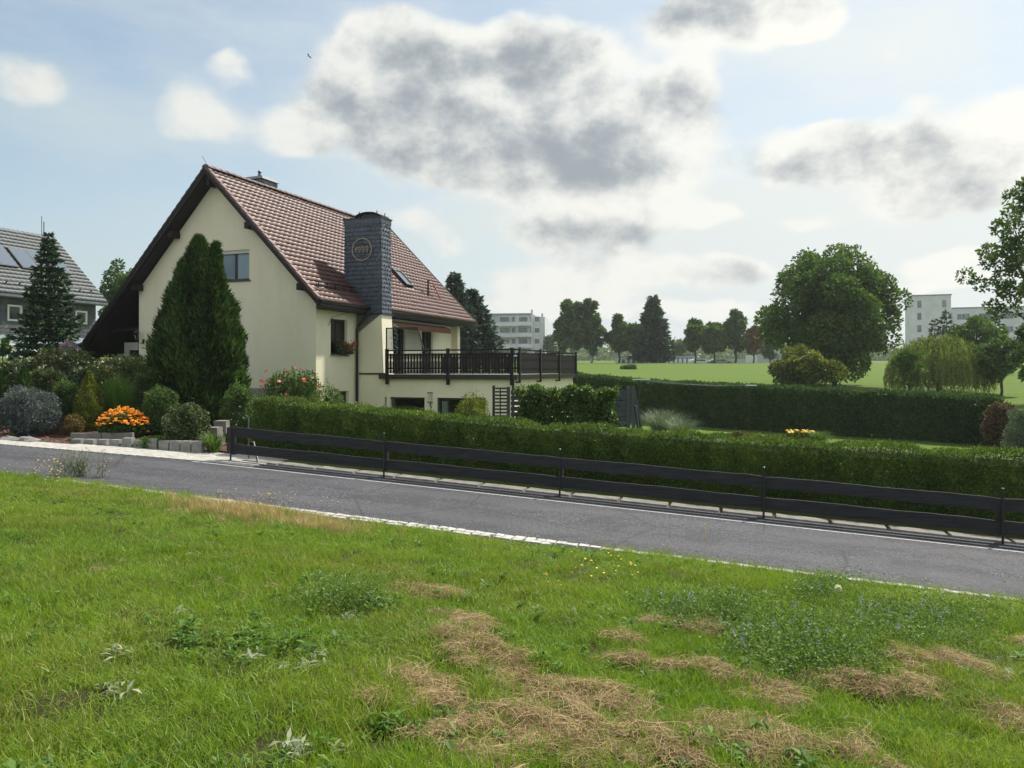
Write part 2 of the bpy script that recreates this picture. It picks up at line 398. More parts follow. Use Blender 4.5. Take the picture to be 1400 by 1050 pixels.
M['blue_far'] = simple('blue hall cladding', (.07, .17, .42), .7, .3, .15, .5, kind='Pos')
M['car_white'] = simple('white car paint', (.62, .63, .64), .3, .6, .05, 2)
M['car_grey'] = simple('grey car paint', (.18, .19, .20), .3, .6, .05, 2)

# ground: turf soil near, lawn/field far, bark mulch bed on the left
t = NT('ground turf')
P = t.co('Pos'); sp = t.n('ShaderNodeSeparateXYZ'); t.L.new(P, sp.inputs[0])
a = t.noise(.35, 5, .6, vec=P); b = t.noise(3.5, 6, .65, vec=P); fnz = t.noise(45, 4, .7, vec=P)
lawn = t.ramp(b, [(.3, (.075, .135, .018)), (.7, (.115, .18, .028))])
lawn = t.mix(t.ramp(fnz, [(.3, .5), (.7, .0)]), lawn, (.06, .12, .02))
lawn = t.mix(t.ramp(a, [(.45, .0), (.7, .35)]), lawn, (.14, .15, .045))
big = t.ramp(t.noise(.05, 4, .6, vec=P, sc=(.6, 3, 1)), [(.35, .0), (.65, .6)]); lawn = t.mix(big, lawn, (.075, .125, .022))
bnd = t.n('ShaderNodeTexWave'); t.L.new(P, bnd.inputs[0]); bnd.inputs['Scale'].default_value = .13; bnd.inputs['Distortion'].default_value = 1.5; bnd.bands_direction = 'Y'
lawn = t.mix(t.ramp(bnd.outputs['Fac'], [(.3, .0), (.8, .22)]), lawn, (.13, .18, .04))
soil = t.ramp(b, [(.3, (.035, .032, .016)), (.7, (.07, .075, .028))])
mr = t.n('ShaderNodeMapRange'); t.L.new(sp.outputs[1], mr.inputs[0]); mr.inputs[1].default_value = 14.0; mr.inputs[2].default_value = 20
t.col(t.mix(mr.outputs[0], soil, lawn)).set(.95, .1).bump(fnz, .8, .03); M['ground'] = t.m
t = NT('bark mulch'); vo = t.n('ShaderNodeTexVoronoi'); t.L.new(t.co('Pos'), vo.inputs[0]); vo.inputs['Scale'].default_value = 28
t.col(t.ramp(vo.outputs['Color'], [(.2, (.05, .026, .018)), (.6, (.12, .065, .045)), (.95, (.22, .15, .11))])).set(.95, .1).bump(vo.outputs['Distance'], .9, .03); M['mulch'] = t.m
# asphalt
t = NT('asphalt'); P = t.co('Pos')
vo = t.n('ShaderNodeTexVoronoi'); t.L.new(P, vo.inputs[0]); vo.inputs['Scale'].default_value = 42
g = t.ramp(vo.outputs['Color'], [(.1, (.022, .024, .033)), (.55, (.044, .048, .061)), (.93, (.14, .145, .16))])
lg = t.noise(.45, 6, .65, vec=P, sc=(1, 1, 1)); g = t.mix(t.ramp(lg, [(.35, .55), (.6, .0)]), g, (.040, .040, .046))
e = t.noise(2.4, 5, .7, vec=P, sc=(.25, 1, 1)); g = t.mix(t.ramp(e, [(.45, .0), (.70, .7)]), g, (.080, .081, .090))
pt = t.noise(.9, 3, .5, vec=P, dist=.6); g = t.mix(t.ramp(pt, [(.57, .0), (.59, .45)]), g, (.034, .034, .040))
cr = t.n('ShaderNodeTexVoronoi', feature='DISTANCE_TO_EDGE'); t.L.new(P, cr.inputs[0]); cr.inputs['Scale'].default_value = .35
dt = t.n('ShaderNodeVectorMath', operation='DOT_PRODUCT'); t.L.new(P, dt.inputs[0]); dt.inputs[1].default_value = (.295, .956, 0)
wn_ = t.n('ShaderNodeMath', operation='MULTIPLY_ADD'); t.L.new(t.noise(.5, 3, .5, vec=P), wn_.inputs[0]); wn_.inputs[1].default_value = .6; t.L.new(dt.outputs['Value'], wn_.inputs[2])
cs = t.n('ShaderNodeMath', operation='MULTIPLY_ADD'); t.L.new(wn_.outputs[0], cs.inputs[0]); cs.inputs[1].default_value = 6.2832 / 1.75; cs.inputs[2].default_value = -6.2832 / 1.75 * (15.63 - 3.05 + .3)
co_ = t.n('ShaderNodeMath', operation='COSINE'); t.L.new(cs.outputs[0], co_.inputs[0])
g = t.mix(t.ramp(co_.outputs[0], [(.0, .0), (1.0, .30)]), g, (.10, .102, .112))
ck = t.ramp(cr.outputs[0], [(.0, 1.0), (.010, .0)]); ckm = t.n('ShaderNodeMath', operation='MULTIPLY'); t.L.new(ck, ckm.inputs[0]); ckm.inputs[1].default_value = .6
g = t.mix(ckm.outputs[0], g, (.02, .02, .02))
t.col(g).set(.82, .35).bump(vo.outputs['Distance'], .7, .012); M['asphalt'] = t.m
# grass blades, position based tint
def grassmat(name, cols, dry, dryscale=.5, drylo=.52, dryhi=.72, trans=.35):
    t = NT(name); P = t.co('Pos')
    inst = t.n('ShaderNodeAttribute', attribute_name='tint').outputs['Fac']
    rnd = t.n('ShaderNodeObjectInfo').outputs['Random']
    nz = t.noise(.8, 4, .6, vec=P)
    x = t.n('ShaderNodeMath', operation='ADD'); t.L.new(inst, x.inputs[0]); t.L.new(nz, x.inputs[1])
    y = t.n('ShaderNodeMath', operation='MULTIPLY', use_clamp=True); t.L.new(x.outputs[0], y.inputs[0]); y.inputs[1].default_value = .5
    c = t.ramp(y.outputs[0], cols)
    d1 = t.noise(dryscale, 5, .65, vec=P)
    z = t.n('ShaderNodeMath', operation='MULTIPLY_ADD'); t.L.new(inst, z.inputs[0]); z.inputs[1].default_value = .28; z.inputs[2].default_value = -.14
    z2 = t.n('ShaderNodeMath', operation='ADD'); t.L.new(z.outputs[0], z2.inputs[0]); t.L.new(d1, z2.inputs[1])
    c = t.mix(t.ramp(z2.outputs[0], [(drylo, .0), (dryhi, .85)]), c, dry)
    t.col(c).set(.5, .35)
    tr = t.n('ShaderNodeBsdfTranslucent'); g = t.mix(1.0, c, (1.2, 1.2, .5), 'MULTIPLY'); t.L.new(g, tr.inputs[0])
    mx = t.n('ShaderNodeMixShader'); mx.inputs[0].default_value = trans
    t.L.new(t.b.outputs[0], mx.inputs[1]); t.L.new(tr.outputs[0], mx.inputs[2]); t.L.new(mx.outputs[0], t.out.inputs[0])
    return t.m
M['grass'] = grassmat('grass blades', [(.25, (.095, .185, .018)), (.5, (.170, .285, .028)), (.75, (.28, .38, .05))], (.34, .29, .11), .45, .55, .80, trans=.42)
M['strawgrass'] = simple('standing dry grass', (.56, .45, .20), .7, .3, .4, 6, kind='Pos')
G3 = lambda a, b, c: [(.1, a), (.5, b), (.95, c)]
M['hay'] = foliage('dry hay', G3((.11, .070, .038), (.29, .20, .105), (.48, .38, .21)), .15, .8, .2, nscale=5)
M['thuja'] = foliage('thuja sprays', G3((.032, .066, .011), (.085, .155, .023), (.19, .25, .04)), .25)
M['thuja_dark'] = foliage('dark thuja sprays', G3((.008, .022, .005), (.026, .066, .012), (.10, .18, .032)), .22)
M['hedge2'] = foliage('far hedge leaves', G3((.024, .060, .020), (.052, .108, .030), (.09, .155, .045)), .22)
M['leaf'] = foliage('broad leaves', G3((.032, .075, .014), (.065, .135, .025), (.14, .21, .045)), .35)
M['leaf_dark'] = foliage('dark leaves', G3((.032, .072, .018), (.064, .128, .032), (.13, .195, .055)), .3)
M['rhodo'] = foliage('rhododendron leaves', G3((.022, .045, .012), (.05, .085, .025), (.14, .14, .055)), .2, .4, .5)
M['leaf_yellow'] = foliage('yellow green leaves', G3((.05, .085, .012), (.12, .16, .022), (.26, .26, .04)), .35)
M['leaf_tip'] = foliage('yellow tipped leaves', G3((.035, .07, .014), (.085, .13, .024), (.26, .25, .05)), .35)
M['leaf_edge'] = foliage('pale edged leaves', G3((.018, .045, .012), (.045, .085, .022), (.30, .32, .16)), .25)
M['willow'] = foliage('willow leaves', G3((.065, .10, .022), (.13, .18, .045), (.21, .25, .075)), .4)
M['bluepine'] = foliage('blue pine needles', G3((.035, .050, .055), (.075, .10, .10), (.17, .20, .20)), .15)
M['fir'] = foliage('fir needles', G3((.010, .032, .016), (.022, .060, .026), (.06, .12, .045)), .15)
M['spruce_blue'] = foliage('blue spruce needles', G3((.018, .036, .034), (.036, .066, .058), (.07, .11, .09)), .15)
M['silver'] = foliage('silvery leaves', G3((.12, .15, .10), (.24, .28, .19), (.40, .43, .32)), .3)
M['greyball'] = foliage('grey green leaves', G3((.07, .11, .07), (.13, .18, .12), (.22, .27, .19)), .25)
M['autumn'] = foliage('bronze leaves', G3((.05, .055, .02), (.13, .10, .03), (.24, .15, .05)), .35)
M['brownhedge'] = foliage('withered leaves', G3((.06, .04, .025), (.12, .075, .045), (.20, .15, .09)), .2)
M['weed'] = foliage('weed leaves', G3((.05, .12, .018), (.09, .19, .03), (.16, .27, .05)), .35, nscale=3)
M['vetch'] = foliage('vetch leaves', G3((.06, .125, .025), (.12, .20, .045), (.20, .28, .08)), .35, nscale=3)
M['petal_orange'] = foliage('orange petals', G3((.75, .22, .01), (.90, .32, .012), (.95, .45, .03)), .25)
M['petal_red'] = foliage('red petals', G3((.45, .02, .02), (.60, .05, .05), (.75, .35, .33)), .25)
M['petal_yellow'] = foliage('yellow petals', G3((.75, .42, .02), (.80, .55, .03), (.85, .65, .10)), .25)
M['petal_white'] = foliage('white petals', G3((.6, .6, .5), (.75, .75, .68), (.8, .8, .75)), .25)
M['petal_purple'] = foliage('violet petals', G3((.22, .20, .36), (.33, .30, .48), (.45, .42, .6)), .25)
M['petal_pink'] = foliage('mauve plumes', G3((.22, .13, .18), (.35, .24, .32), (.45, .36, .42)), .25)
M['core_orange'] = simple('flower centre', (.06, .02, .01), .8)

# ------------------------------------------------------------------ terrain
EX, EY = .956, -.295       # along the road (to the right), NX,NY across it (away)
NX, NY = .295, .956
P0 = (-6.65, 18.4)
def ac(X, Y):
    dx = X - P0[0]; dy = Y - P0[1]; return dx * EX + dy * EY, dx * NX + dy * NY
def wc(a, c): return (P0[0] + a * EX + c * NX, P0[1] + a * EY + c * NY)
def roadz(a): return -2.17 - .0563 * np.clip(a, -40, 40)
def vnoise(x, y, s, seed=0):
    x = x * s + seed * 17.3; y = y * s + seed * 9.1
    return (np.sin(x * 1.3 + 2.1 * np.sin(y * .7 + seed)) + np.sin(y * 1.7 + 1.3 * np.sin(x * .9)) + .5 * np.sin(2.9 * x + 1.1 * y)) / 2.5
CT, ST = math.cos(R(-20.7)), math.sin(R(-20.7))
HO = (-7.08, 28.0)         # near right corner of the gable house
def hxy(X, Y):
    dx = X - HO[0]; dy = Y - HO[1]; return dx * CT + dy * ST, -dx * ST + dy * CT
def Gz(X, Y, rough=True):
    X = np.asarray(X, float); Y = np.asarray(Y, float)
    a, c = ac(X, Y)
    near = roadz(a) + .0 + .102 * np.clip(-4.15 - c, 0, 60) + sm(-c, 4.4, 5.6) * .07
    if rough: near = near + sm(-c, 4.3, 5.2) * (.035 * vnoise(X, Y, 1.1, 1) + .03 * vnoise(X, Y, 2.9, 2) + .02 * vnoise(X, Y, 6.1, 3))
    hx, hy = hxy(X, Y)
    left = roadz(a) * 1.0 + .10 * sm(c, .3, 1.5) + .065 * np.clip(c - 1, 0, 30)
    garden = -2.95 - .006 * np.clip(a, 0, 30)
    gr = roadz(a) + (garden - roadz(a)) * sm(c, 1.8, 4.5)
    far = left + (gr - left) * sm(hx, -2.0, 3.0)
    d2 = (X - 4.2) * .70 + (Y - 46) * .714
    field = -1.65 + .0335 * (np.clip(Y, 0, 128) - 45) - .012 * np.clip(Y - 132, 0, 60) + .028 * np.clip(Y - 215, 0, 400)
    wf = np.maximum(sm(d2, 0.2, 1.2), sm(Y, 55, 70))
    wf = np.where(hx < 0, sm(Y, 55, 75), wf)
    far = far + (field - far) * wf
    r_ = roadz(a) - .05
    z = np.where(c < -4.1, near, np.where(c > .45, far, r_))
    z = np.where((c >= -4.1) & (c < -3.9), roadz(a) - .02, z)
    return z
def gz(X, Y): return float(Gz(X, Y))
def pick(u, v):
    """pixel -> ground point of the foreground"""
    dx = (u - 700) / 1060; dz = (VH - v) / 1060
    Y = 2.0
    while Y < 40:
        if dz * Y < gz(dx * Y, Y): break
        Y += .04
    return dx * Y, Y, gz(dx * Y, Y)

def sheet(name, xs, ys, zf, mat, kind='structure', parent=None):
    X, Y = np.meshgrid(xs, ys); Z = zf(X, Y); nx, ny = len(xs), len(ys)
    V = np.stack([X, Y, Z], -1).reshape(-1, 3)
    i = np.arange(nx * ny).reshape(ny, nx)
    Fq = np.stack([i[:-1, :-1], i[:-1, 1:], i[1:, 1:], i[1:, :-1]], -1).reshape(-1, 4)
    me = quadmesh(name, V, F_=Fq); me.polygons.foreach_set('use_smooth', [True] * len(me.polygons))
    o = link(name, me, mat); tag(o, kind=kind); return o
xs = np.concatenate([-np.geomspace(1500, 41, 24), np.linspace(-40, -16, 40), np.linspace(-15.7, 13, 190), np.linspace(13.5, 45, 50), np.geomspace(47, 1500, 24)])
ys = np.concatenate([[-300, -120, -40, -15, -6], np.linspace(-3, 22, 210), np.linspace(22.3, 60, 110), np.geomspace(61, 3000, 50)])
sheet('ground', xs, ys, Gz, M['ground'])

def strip(name, poly_ac, dz, mat, parent=None, kind='structure', th=0.0):
    """flat strip in road coordinates, list of (a, c0, c1) stations"""
    mb = MB(); n = len(poly_ac)
    for (a, c0, c1) in poly_ac:
        for c in (c0, c1):
            x, y = wc(a, c); mb.v.append((x, y, float(roadz(a)) + dz))
    for i in range(n - 1): mb.f.append((2 * i, 2 * i + 2, 2 * i + 3, 2 * i + 1))
    if th:
        b = len(mb.v)
        for (a, c0, c1) in poly_ac:
            for c in (c0, c1):
                x, y = wc(a, c); mb.v.append((x, y, float(roadz(a)) + dz - th))
        for i in range(n - 1):
            mb.f.append((2 * i, 2 * i + 2, b + 2 * i + 2, b + 2 * i)); mb.f.append((2 * i + 1, 2 * i + 3, b + 2 * i + 3, b + 2 * i + 1))
    o = mb.build(name, mat, parent, fix=False)
    if kind: tag(o, kind=kind)
    return o
AS = list(np.arange(-40, 41, 2.0))
strip('road', [(a, -4.12, .05 if a >= 0 else .05) for a in AS], 0, M['asphalt'])
strip('edge_line', [(a, -.655, -.597) for a in np.arange(-.6, 41, .8)], .004, M['paint'])
# kerb of concrete stones
kerb = empty('kerb', (*wc(.5, .2), float(roadz(.5)))); tag(kerb, kind='structure')
def oriented(mb, a, c, z0, la, lc, h, jit=0.0):
    """block in road coordinates with the road's fall"""
    pts = []
    for zz in (0, h):
        for (da, dc) in ((-la / 2, -lc / 2), (la / 2, -lc / 2), (la / 2, lc / 2), (-la / 2, lc / 2)):
            k = .93 if zz and jit else 1
            x, y = wc(a + da * k + random.uniform(-jit, jit), c + dc * k + random.uniform(-jit, jit))
            pts.append((x, y, float(roadz(a + da)) + z0 + zz + (random.uniform(-jit, jit) * .6 if zz else 0)))
    return mb.hexa(pts)
a = .7; kx = kerb.location
def klocal(mb):
    mb.v = [(v[0] - kx[0], v[1] - kx[1], v[2] - kx[2]) for v in mb.v]; return mb
while a < 26:
    klocal(oriented(MB(), a, .25, -.12, .994, .40, .155, .003)).build('kerb_stone', M['kerbconc'], kerb); a += 1.0
# granite setts along the near edge
setts = empty('sett_edging', (*wc(4, -4.2), float(roadz(4)))); tag(setts, kind='structure'); kx = setts.location
a = -.6
while a < 15.2:
    w = random.uniform(.13, .175)
    klocal(oriented(MB(), a, -4.12 + random.uniform(-.015, .015), -.10, w, random.uniform(.12, .145), .145, .008)).build('cobblestone', M['sett'], setts)
    if a < 9:
        klocal(oriented(MB(), a + random.uniform(-.04, .04), -4.265 + random.uniform(-.015, .015), -.10, w * .95, random.uniform(.11, .135), .145, .008)).build('cobblestone', M['sett'], setts)
    a += w + .012

# paved strip in front of the left garden
pav = empty('paved_strip', (*wc(-3, 0), float(roadz(-3)))); tag(pav, kind='structure'); kx = pav.location
def c_near(a): return -.50 - (.95 / 7.7) * np.clip(-.3 - a, 0, 20)
def c_far(a): return np.interp(a, [-14, -6.5, -2.3, .6], [-1.75, -.72, .72, 1.05])
strip('paved_strip_bed', [(a, float(c_near(a)), float(c_far(a)) + .05) for a in np.arange(-14, .9, .5)], .006, M['kerbconc'])
a = -8.6
protop = None
while a < .85:
    c = float(c_near(a)) + .10
    while c < float(c_far(a)) - .03:
        mb = MB(); pts = []
        for zz in (0, .05):
            for (da, dc) in ((-.098, -.098), (.098, -.098), (.098, .098), (-.098, .098)):
                x, y = wc(a + da, c + dc); pts.append((x, y, float(roadz(a + da)) - .03 + zz + (random.uniform(-.002, .002) if zz else 0)))
        klocal(mb.hexa(pts)).build('paver', M['paver'], pav); c += .205
    a += .205
# mulch bed sheet following the terrain
def patch(name, poly_fn, mat):
    pass
mb = MB(); AA = np.arange(-15, 1.2, .3)
for a in AA:
    c0 = float(c_far(a)) + .1
    for k in range(9):
        c = c0 + k * .55; x, y = wc(a, c); mb.v.append((x, y, gz(x, y) + .03 + .02 * math.sin(3 * a + 5 * c)))
for i in range(len(AA) - 1):
    for k in range(8): mb.f.append((i * 9 + k, (i + 1) * 9 + k, (i + 1) * 9 + k + 1, i * 9 + k + 1))
tag(mb.build('mulch_bed', M['mulch'], fix=False), kind='structure')

# ------------------------------------------------------------------ the gable house
HB = -2.95
house = empty('gable_house', (HO[0], HO[1], HB), R(-20.7))
tag(house, 'cream plastered gable house with dark red tiled roof, slate chimney and roof terrace', 'house')
def HP(mb, name, mat, parent=house, smooth=False, kind=None, label=None):
    o = mb.build(name, mat, parent, (0, 0, -HB) if parent is house else (0, 0, 0), smooth=smooth)
    if kind: o['kind'] = kind
    if label: o['label'] = label
    return o
RX, RZ, K1, K2 = -4.52, 7.65, 1.02, 1.055     # ridge x, top z, slopes
def rz_(x): return RZ - (K1 * (x - RX) if x > RX else K2 * (RX - x))
TH = .42
LEN = 12.5; Y0R, Y1R = -.5, 13.3
# gable walls
gw = [(-4.42, 3.36), (-2.95, 3.36), (-2.95, 4.50), (-4.42, 4.50)]
xl = -8.35
outl = [(xl, -3.2), (0, -3.2), (0, rz_(0) - TH), (RX, RZ - TH), (xl, rz_(xl) - TH)]
HP(MB().slab(outl, [gw], lambda a, b, d: (a, d, b), .3), 'gable_wall', M['plaster'])
HP(MB().slab(outl, [], lambda a, b, d: (a, LEN - d, b), .3), 'rear_gable_wall', M['plaster'])
win = [(.93, .55), (2.06, .55), (2.06, 1.90), (.93, 1.90)]
bwin = [(1.55, -1.6), (2.15, -1.6), (2.15, -.83), (1.55, -.83)]
HP(MB().slab([(.3, -3.2), (2.7, -3.2), (2.7, rz_(-.0) - TH - .02), (.3, rz_(-.0) - TH - .02)], [win, bwin], lambda a, b, d: (-d, a, b), .3), 'side_wall', M['plaster'])
d1 = [(6.2, -.2), (7.35, -.2), (7.35, 2.0), (6.2, 2.0)]; d2_ = [(8.95, -.2), (10.1, -.2), (10.1, 1.85), (8.95, 1.85)]
HP(MB().slab([(3.46, -3.2), (LEN - .3, -3.2), (LEN - .3, 2.75), (3.46, 2.75)], [d1, d2_], lambda a, b, d: (-.35 - d, a, b), .3), 'terrace_wall', M['plaster'])
HP(MB().slab([(.3, -3.2), (LEN - .3, -3.2), (LEN - .3, 3.1), (.3, 3.1)], [], lambda a, b, d: (xl + d, a, b), .3), 'rear_side_wall', M['plaster'])
HP(MB().box(-.33, -.02, 12.2, 12.5, -3.2, 2.6), 'corner_pier', M['plaster'])
HP(MB().box(xl - .02, .03, -.03, .12, -3.2, -1.05 + .35), 'plinth', M['plinth'])
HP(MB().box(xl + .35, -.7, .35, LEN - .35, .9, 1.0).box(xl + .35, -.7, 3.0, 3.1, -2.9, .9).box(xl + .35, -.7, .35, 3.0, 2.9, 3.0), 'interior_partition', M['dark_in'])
# roof boards (solid under the tiles) ------------------------------------------------
def roofslab(x0, x1, top, th, y0, y1):
    p = [(x0, rz_(x0) - top - th), (x1, rz_(x1) - top - th), (x1, rz_(x1) - top), (x0, rz_(x0) - top)]
    return [(p[0][0], y0, p[0][1]), (p[1][0], y0, p[1][1]), (p[1][0], y1, p[1][1]), (p[0][0], y1, p[0][1]),
            (p[3][0], y0, p[3][1]), (p[2][0], y0, p[2][1]), (p[2][0], y1, p[2][1]), (p[3][0], y1, p[3][1])]
EXR, EXL = .50, -10.95
roof = HP(MB().hexa(roofslab(RX, EXR, .06, .30, Y0R, Y1R)).hexa(roofslab(EXL, RX, .06, .30, Y0R, Y1R)), 'roof', M['wood'])
def hrs(o): return o
def tile_mesh(w, ln, amp=.017, lip=.034, drop=.032):
    """pan tile: local x across, y up the slope, z normal. exposed length ln"""
    prof = [(0, .0), (.12, .85), (.26, 1.0), (.40, .75), (.52, .15), (.72, -.15), (.90, -.05), (1.0, .0)]
    v = []
    for (yy, dz) in ((0, drop), (ln * 1.12, 0.0)):
        for (px, pz) in prof: v.append((px * w, yy, pz * amp + dz))
    for (px, pz) in prof: v.append((px * w, 0.002, pz * amp + drop - lip))
    n = len(prof); f = []
    for i in range(n - 1): f.append((i, i + 1, n + i + 1, n + i)); f.append((2 * n + i, 2 * n + i + 1, i + 1, i))
    return v, f
def lay_tiles(parent, mat, x_e, x_r, zfun, y0, y1, cw, cl, near_pt, nmax, right=True, name='roof_tile', skip=None, zoff=0):
    v0, f0 = tile_mesh((y1 - y0) / round((y1 - y0) / cw), cl)
    ncol = round((y1 - y0) / cw); w = (y1 - y0) / ncol
    L3 = math.hypot(x_r - x_e, zfun(x_r) - zfun(x_e)); nrow = round(L3 / cl); cl_ = L3 / nrow
    up = Vector((x_r - x_e, 0, zfun(x_r) - zfun(x_e))).normalized()
    across = Vector((0, 1, 0)) if right else Vector((0, -1, 0))
    nrm = across.cross(up); 
    if nrm.z < 0: nrm = -nrm
    org = Vector((x_e, y0 if right else y1, zfun(x_e)))
    Rm = Matrix((across, up, nrm)).transposed()
    me = bpy.data.meshes.new(name); me.from_pydata(v0, [], f0); me.materials.append(mat)
    me.polygons.foreach_set('use_smooth', [i % 2 == 0 for i in range(len(me.polygons))]); me.update()
    places = []
    for r in range(nrow):
        for c in range(ncol):
            p = org + up * (r * cl_) + across * (c * w)
            if skip and skip(p + up * cl_ * .5 + across * w * .5): continue
            places.append(p)
    places.sort(key=lambda p: (p - Vector(near_pt)).length)
    euler = Rm.to_euler()
    rest = MB()
    for i, p in enumerate(places):
        jr = random.uniform(-.006, .006)
        if i < nmax:
            o = bpy.data.objects.new(name, me); COL.objects.link(o); o.parent = parent
            o.location = p + nrm * (zoff + jr); o.rotation_euler = (euler.x + random.uniform(-.008, .008), euler.y, euler.z)
        else:
            rest.add([Rm @ Vector(q) + p + nrm * (zoff + jr) for q in v0], f0)
    if rest.v:
        o = rest.build('roof_tile_field', mat, parent, fix=False); o['kind'] = 'stuff'
        o.data.polygons.foreach_set('use_smooth', [i % 2 == 0 for i in range(len(o.data.polygons))])
CHX0, CHX1, CHY0, CHY1 = -.53, 1.09, 2.69, 3.44
def skipc(p): return (CHX0 - .05 < p.x < 1.3 and CHY0 < p.y < CHY1) or (-1.62 < p.x < -.78 and 8.15 < p.y < 9.0)
lay_tiles(roof, M['tile'], EXR + .04, RX + .02, lambda x: rz_(x) - .05, Y0R - .04, Y1R + .04, .30, .27, (.5, -.5, 2.5), 290, True, skip=skipc)
lay_tiles(roof, M['tile'], EXL - .04, RX - .02, lambda x: rz_(x) - .05, Y0R - .04, Y1R + .04, .30, .27, (-4.5, -.5, 7.5), 0, False)
# ridge tiles
mb = MB(); seg = 7
for k in range(seg + 1):
    w = math.pi * k / seg
    for yy, rr in ((0, .15), (.40, .135)): mb.v.append((math.cos(w) * rr * 1.1, yy, math.sin(w) * rr * .8))
for k in range(seg): mb.f.append((2 * k, 2 * k + 1, 2 * k + 3, 2 * k + 2))
mb.f.append(tuple(2 * k for k in range(seg + 1)))
rme = mb.mesh('ridge_tile'); rme.materials.append(M['tile'])
y = Y0R - .06
while y < Y1R - .2:
    o = bpy.data.objects.new('ridge_tile', rme); COL.objects.link(o); o.parent = roof; o.location = (RX, y, RZ - .06 + random.uniform(-.006, .006)); y += .36
# verge boards (reddish edge) along both gable edges
for (xa, xb) in ((RX, EXR), (EXL, RX)):
    for yy in (Y0R - .065, Y1R + .02):
        m_ = MB()
        m_.hexa([(xa, yy, rz_(xa) - .30), (xb, yy, rz_(xb) - .30), (xb, yy + .045, rz_(xb) - .30), (xa, yy + .045, rz_(xa) - .30),
                 (xa, yy, rz_(xa) + .0), (xb, yy, rz_(xb) + .0), (xb, yy + .045, rz_(xb) + .0), (xa, yy + .045, rz_(xa) + .0)])
        o = m_.build('verge_board', M['wood'], roof)
    n = round(math.hypot(xb - xa, rz_(xb) - rz_(xa)) / .335)
    for i in range(n):   # verge tiles, stepped
        x0 = xa + (xb - xa) * i / n; x1 = xa + (xb - xa) * (i + 1) / n
        dd = .03
        lo, hi = (x1, x0) if xa == RX else (x0, x1)
        zl, zh = rz_(lo) + .045, rz_(hi) + .01
        o = MB().hexa([(lo, Y0R - .085, zl - .13), (hi, Y0R - .085, zh - .13), (hi, Y0R + .10, zh - .13), (lo, Y0R + .10, zl - .13),
                   (lo, Y0R - .085, zl), (hi, Y0R - .085, zh), (hi, Y0R + .10, zh), (lo, Y0R + .10, zl)]).build('verge_tile', M['tile'] if xa == RX else M['tile_edge_shade'], roof)  # left slope takes the copy darkened to paint in shade
# soffit boards + purlin ends
m_ = MB()
for (px, side) in ((-6.35, 0), (-8.22, 0), (-2.72, 1), (-.42, 1)):
    z = rz_(px) - .36
    m_.box(px - .10, px + .10, Y0R + .05, .02, z - .26, z - .02)
m_.box(RX - .08, RX + .08, Y0R + .05, .02, RZ - .72, RZ - .4)
HP(m_, 'purlin', M['wood'])
# carport/porch under the long left roof
HP(MB().slab([(-10.9, -3.2), (xl - .01, -3.2), (xl - .01, rz_(xl) - .4), (-10.9, rz_(-10.9) - .4)], [], lambda a, b, d: (a, 2.6 + d, b), .1), 'porch_wall', M['wood'])
HP(MB().box(-10.75, -10.6, .0, .15, -3.0, .72), 'porch_post', M['wood'])
HP(MB().box(-10.9, xl - .01, .02, .14, 1.55, 1.68), 'porch_beam', M['wood'])
HP(MB().slab([(-10.1, .35), (-9.85, .35), (-9.85, .80), (-9.35, .80), (-9.35, 1.12), (-10.1, 1.12)], [], lambda a, b, d: (a, .9 + d, b), .06), 'porch_panel', M['white'])
# gutter and downpipe
gut = MB()
for (ya, yb) in ((Y0R + .02, 2.66), (3.5, Y1R - .05)):
    pts = []
    for k in range(7):
        w = math.pi + math.pi * k / 6; pts.append((EXR + .10 + .085 * math.cos(w), rz_(EXR) - .10 + .085 * math.sin(w)))
    b = len(gut.v)
    for (gx, gzv) in pts: gut.v += [(gx, ya, gzv), (gx, yb, gzv)]
    for k in range(6): gut.f.append((b + 2 * k, b + 2 * k + 1, b + 2 * k + 3, b + 2 * k + 2))
    gut.f.append(tuple(b + 2 * k for k in range(7))); gut.f.append(tuple(b + 2 * k + 1 for k in range(7)))
gut.box(EXR - .06, EXR + .012, Y0R + .02, 2.66, rz_(EXR) - .26, rz_(EXR) - .06).box(EXR - .06, EXR + .012, 3.5, Y1R - .05, rz_(EXR) - .26, rz_(EXR) - .06)
HP(gut, 'gutter', M['metal_dark'])
HP(MB().box(.02, EXR - .06, .02, 2.66, 2.18, 2.22).box(-.34, EXR - .06, 3.48, LEN, 2.18, 2.22), 'soffit', M['wood'])
HP(MB().tube([(.60, 2.55, 2.30), (.60, 2.55, 2.15), (.42, 2.58, 1.98), (.16, 2.60, 1.72), (.09, 2.60, 1.58), (.09, 2.60, -3.0)], .052, 10), 'downpipe', M['metal_dark'], smooth=True)
# snow guard near the eave
sg = MB()
for yy in np.arange(0.1, 2.7, .55): sg.box(.02, .06, yy, yy + .03, rz_(.04), rz_(.04) + .22)
sg.tube([(.03, -.1, rz_(.03) + .20), (.03, 2.6, rz_(.03) + .20)], .03, 8).tube([(.09, -.1, rz_(.09) + .13), (.09, 2.6, rz_(.09) + .13)], .02, 6)
HP(sg, 'snow_guard', M['metal_dark'])
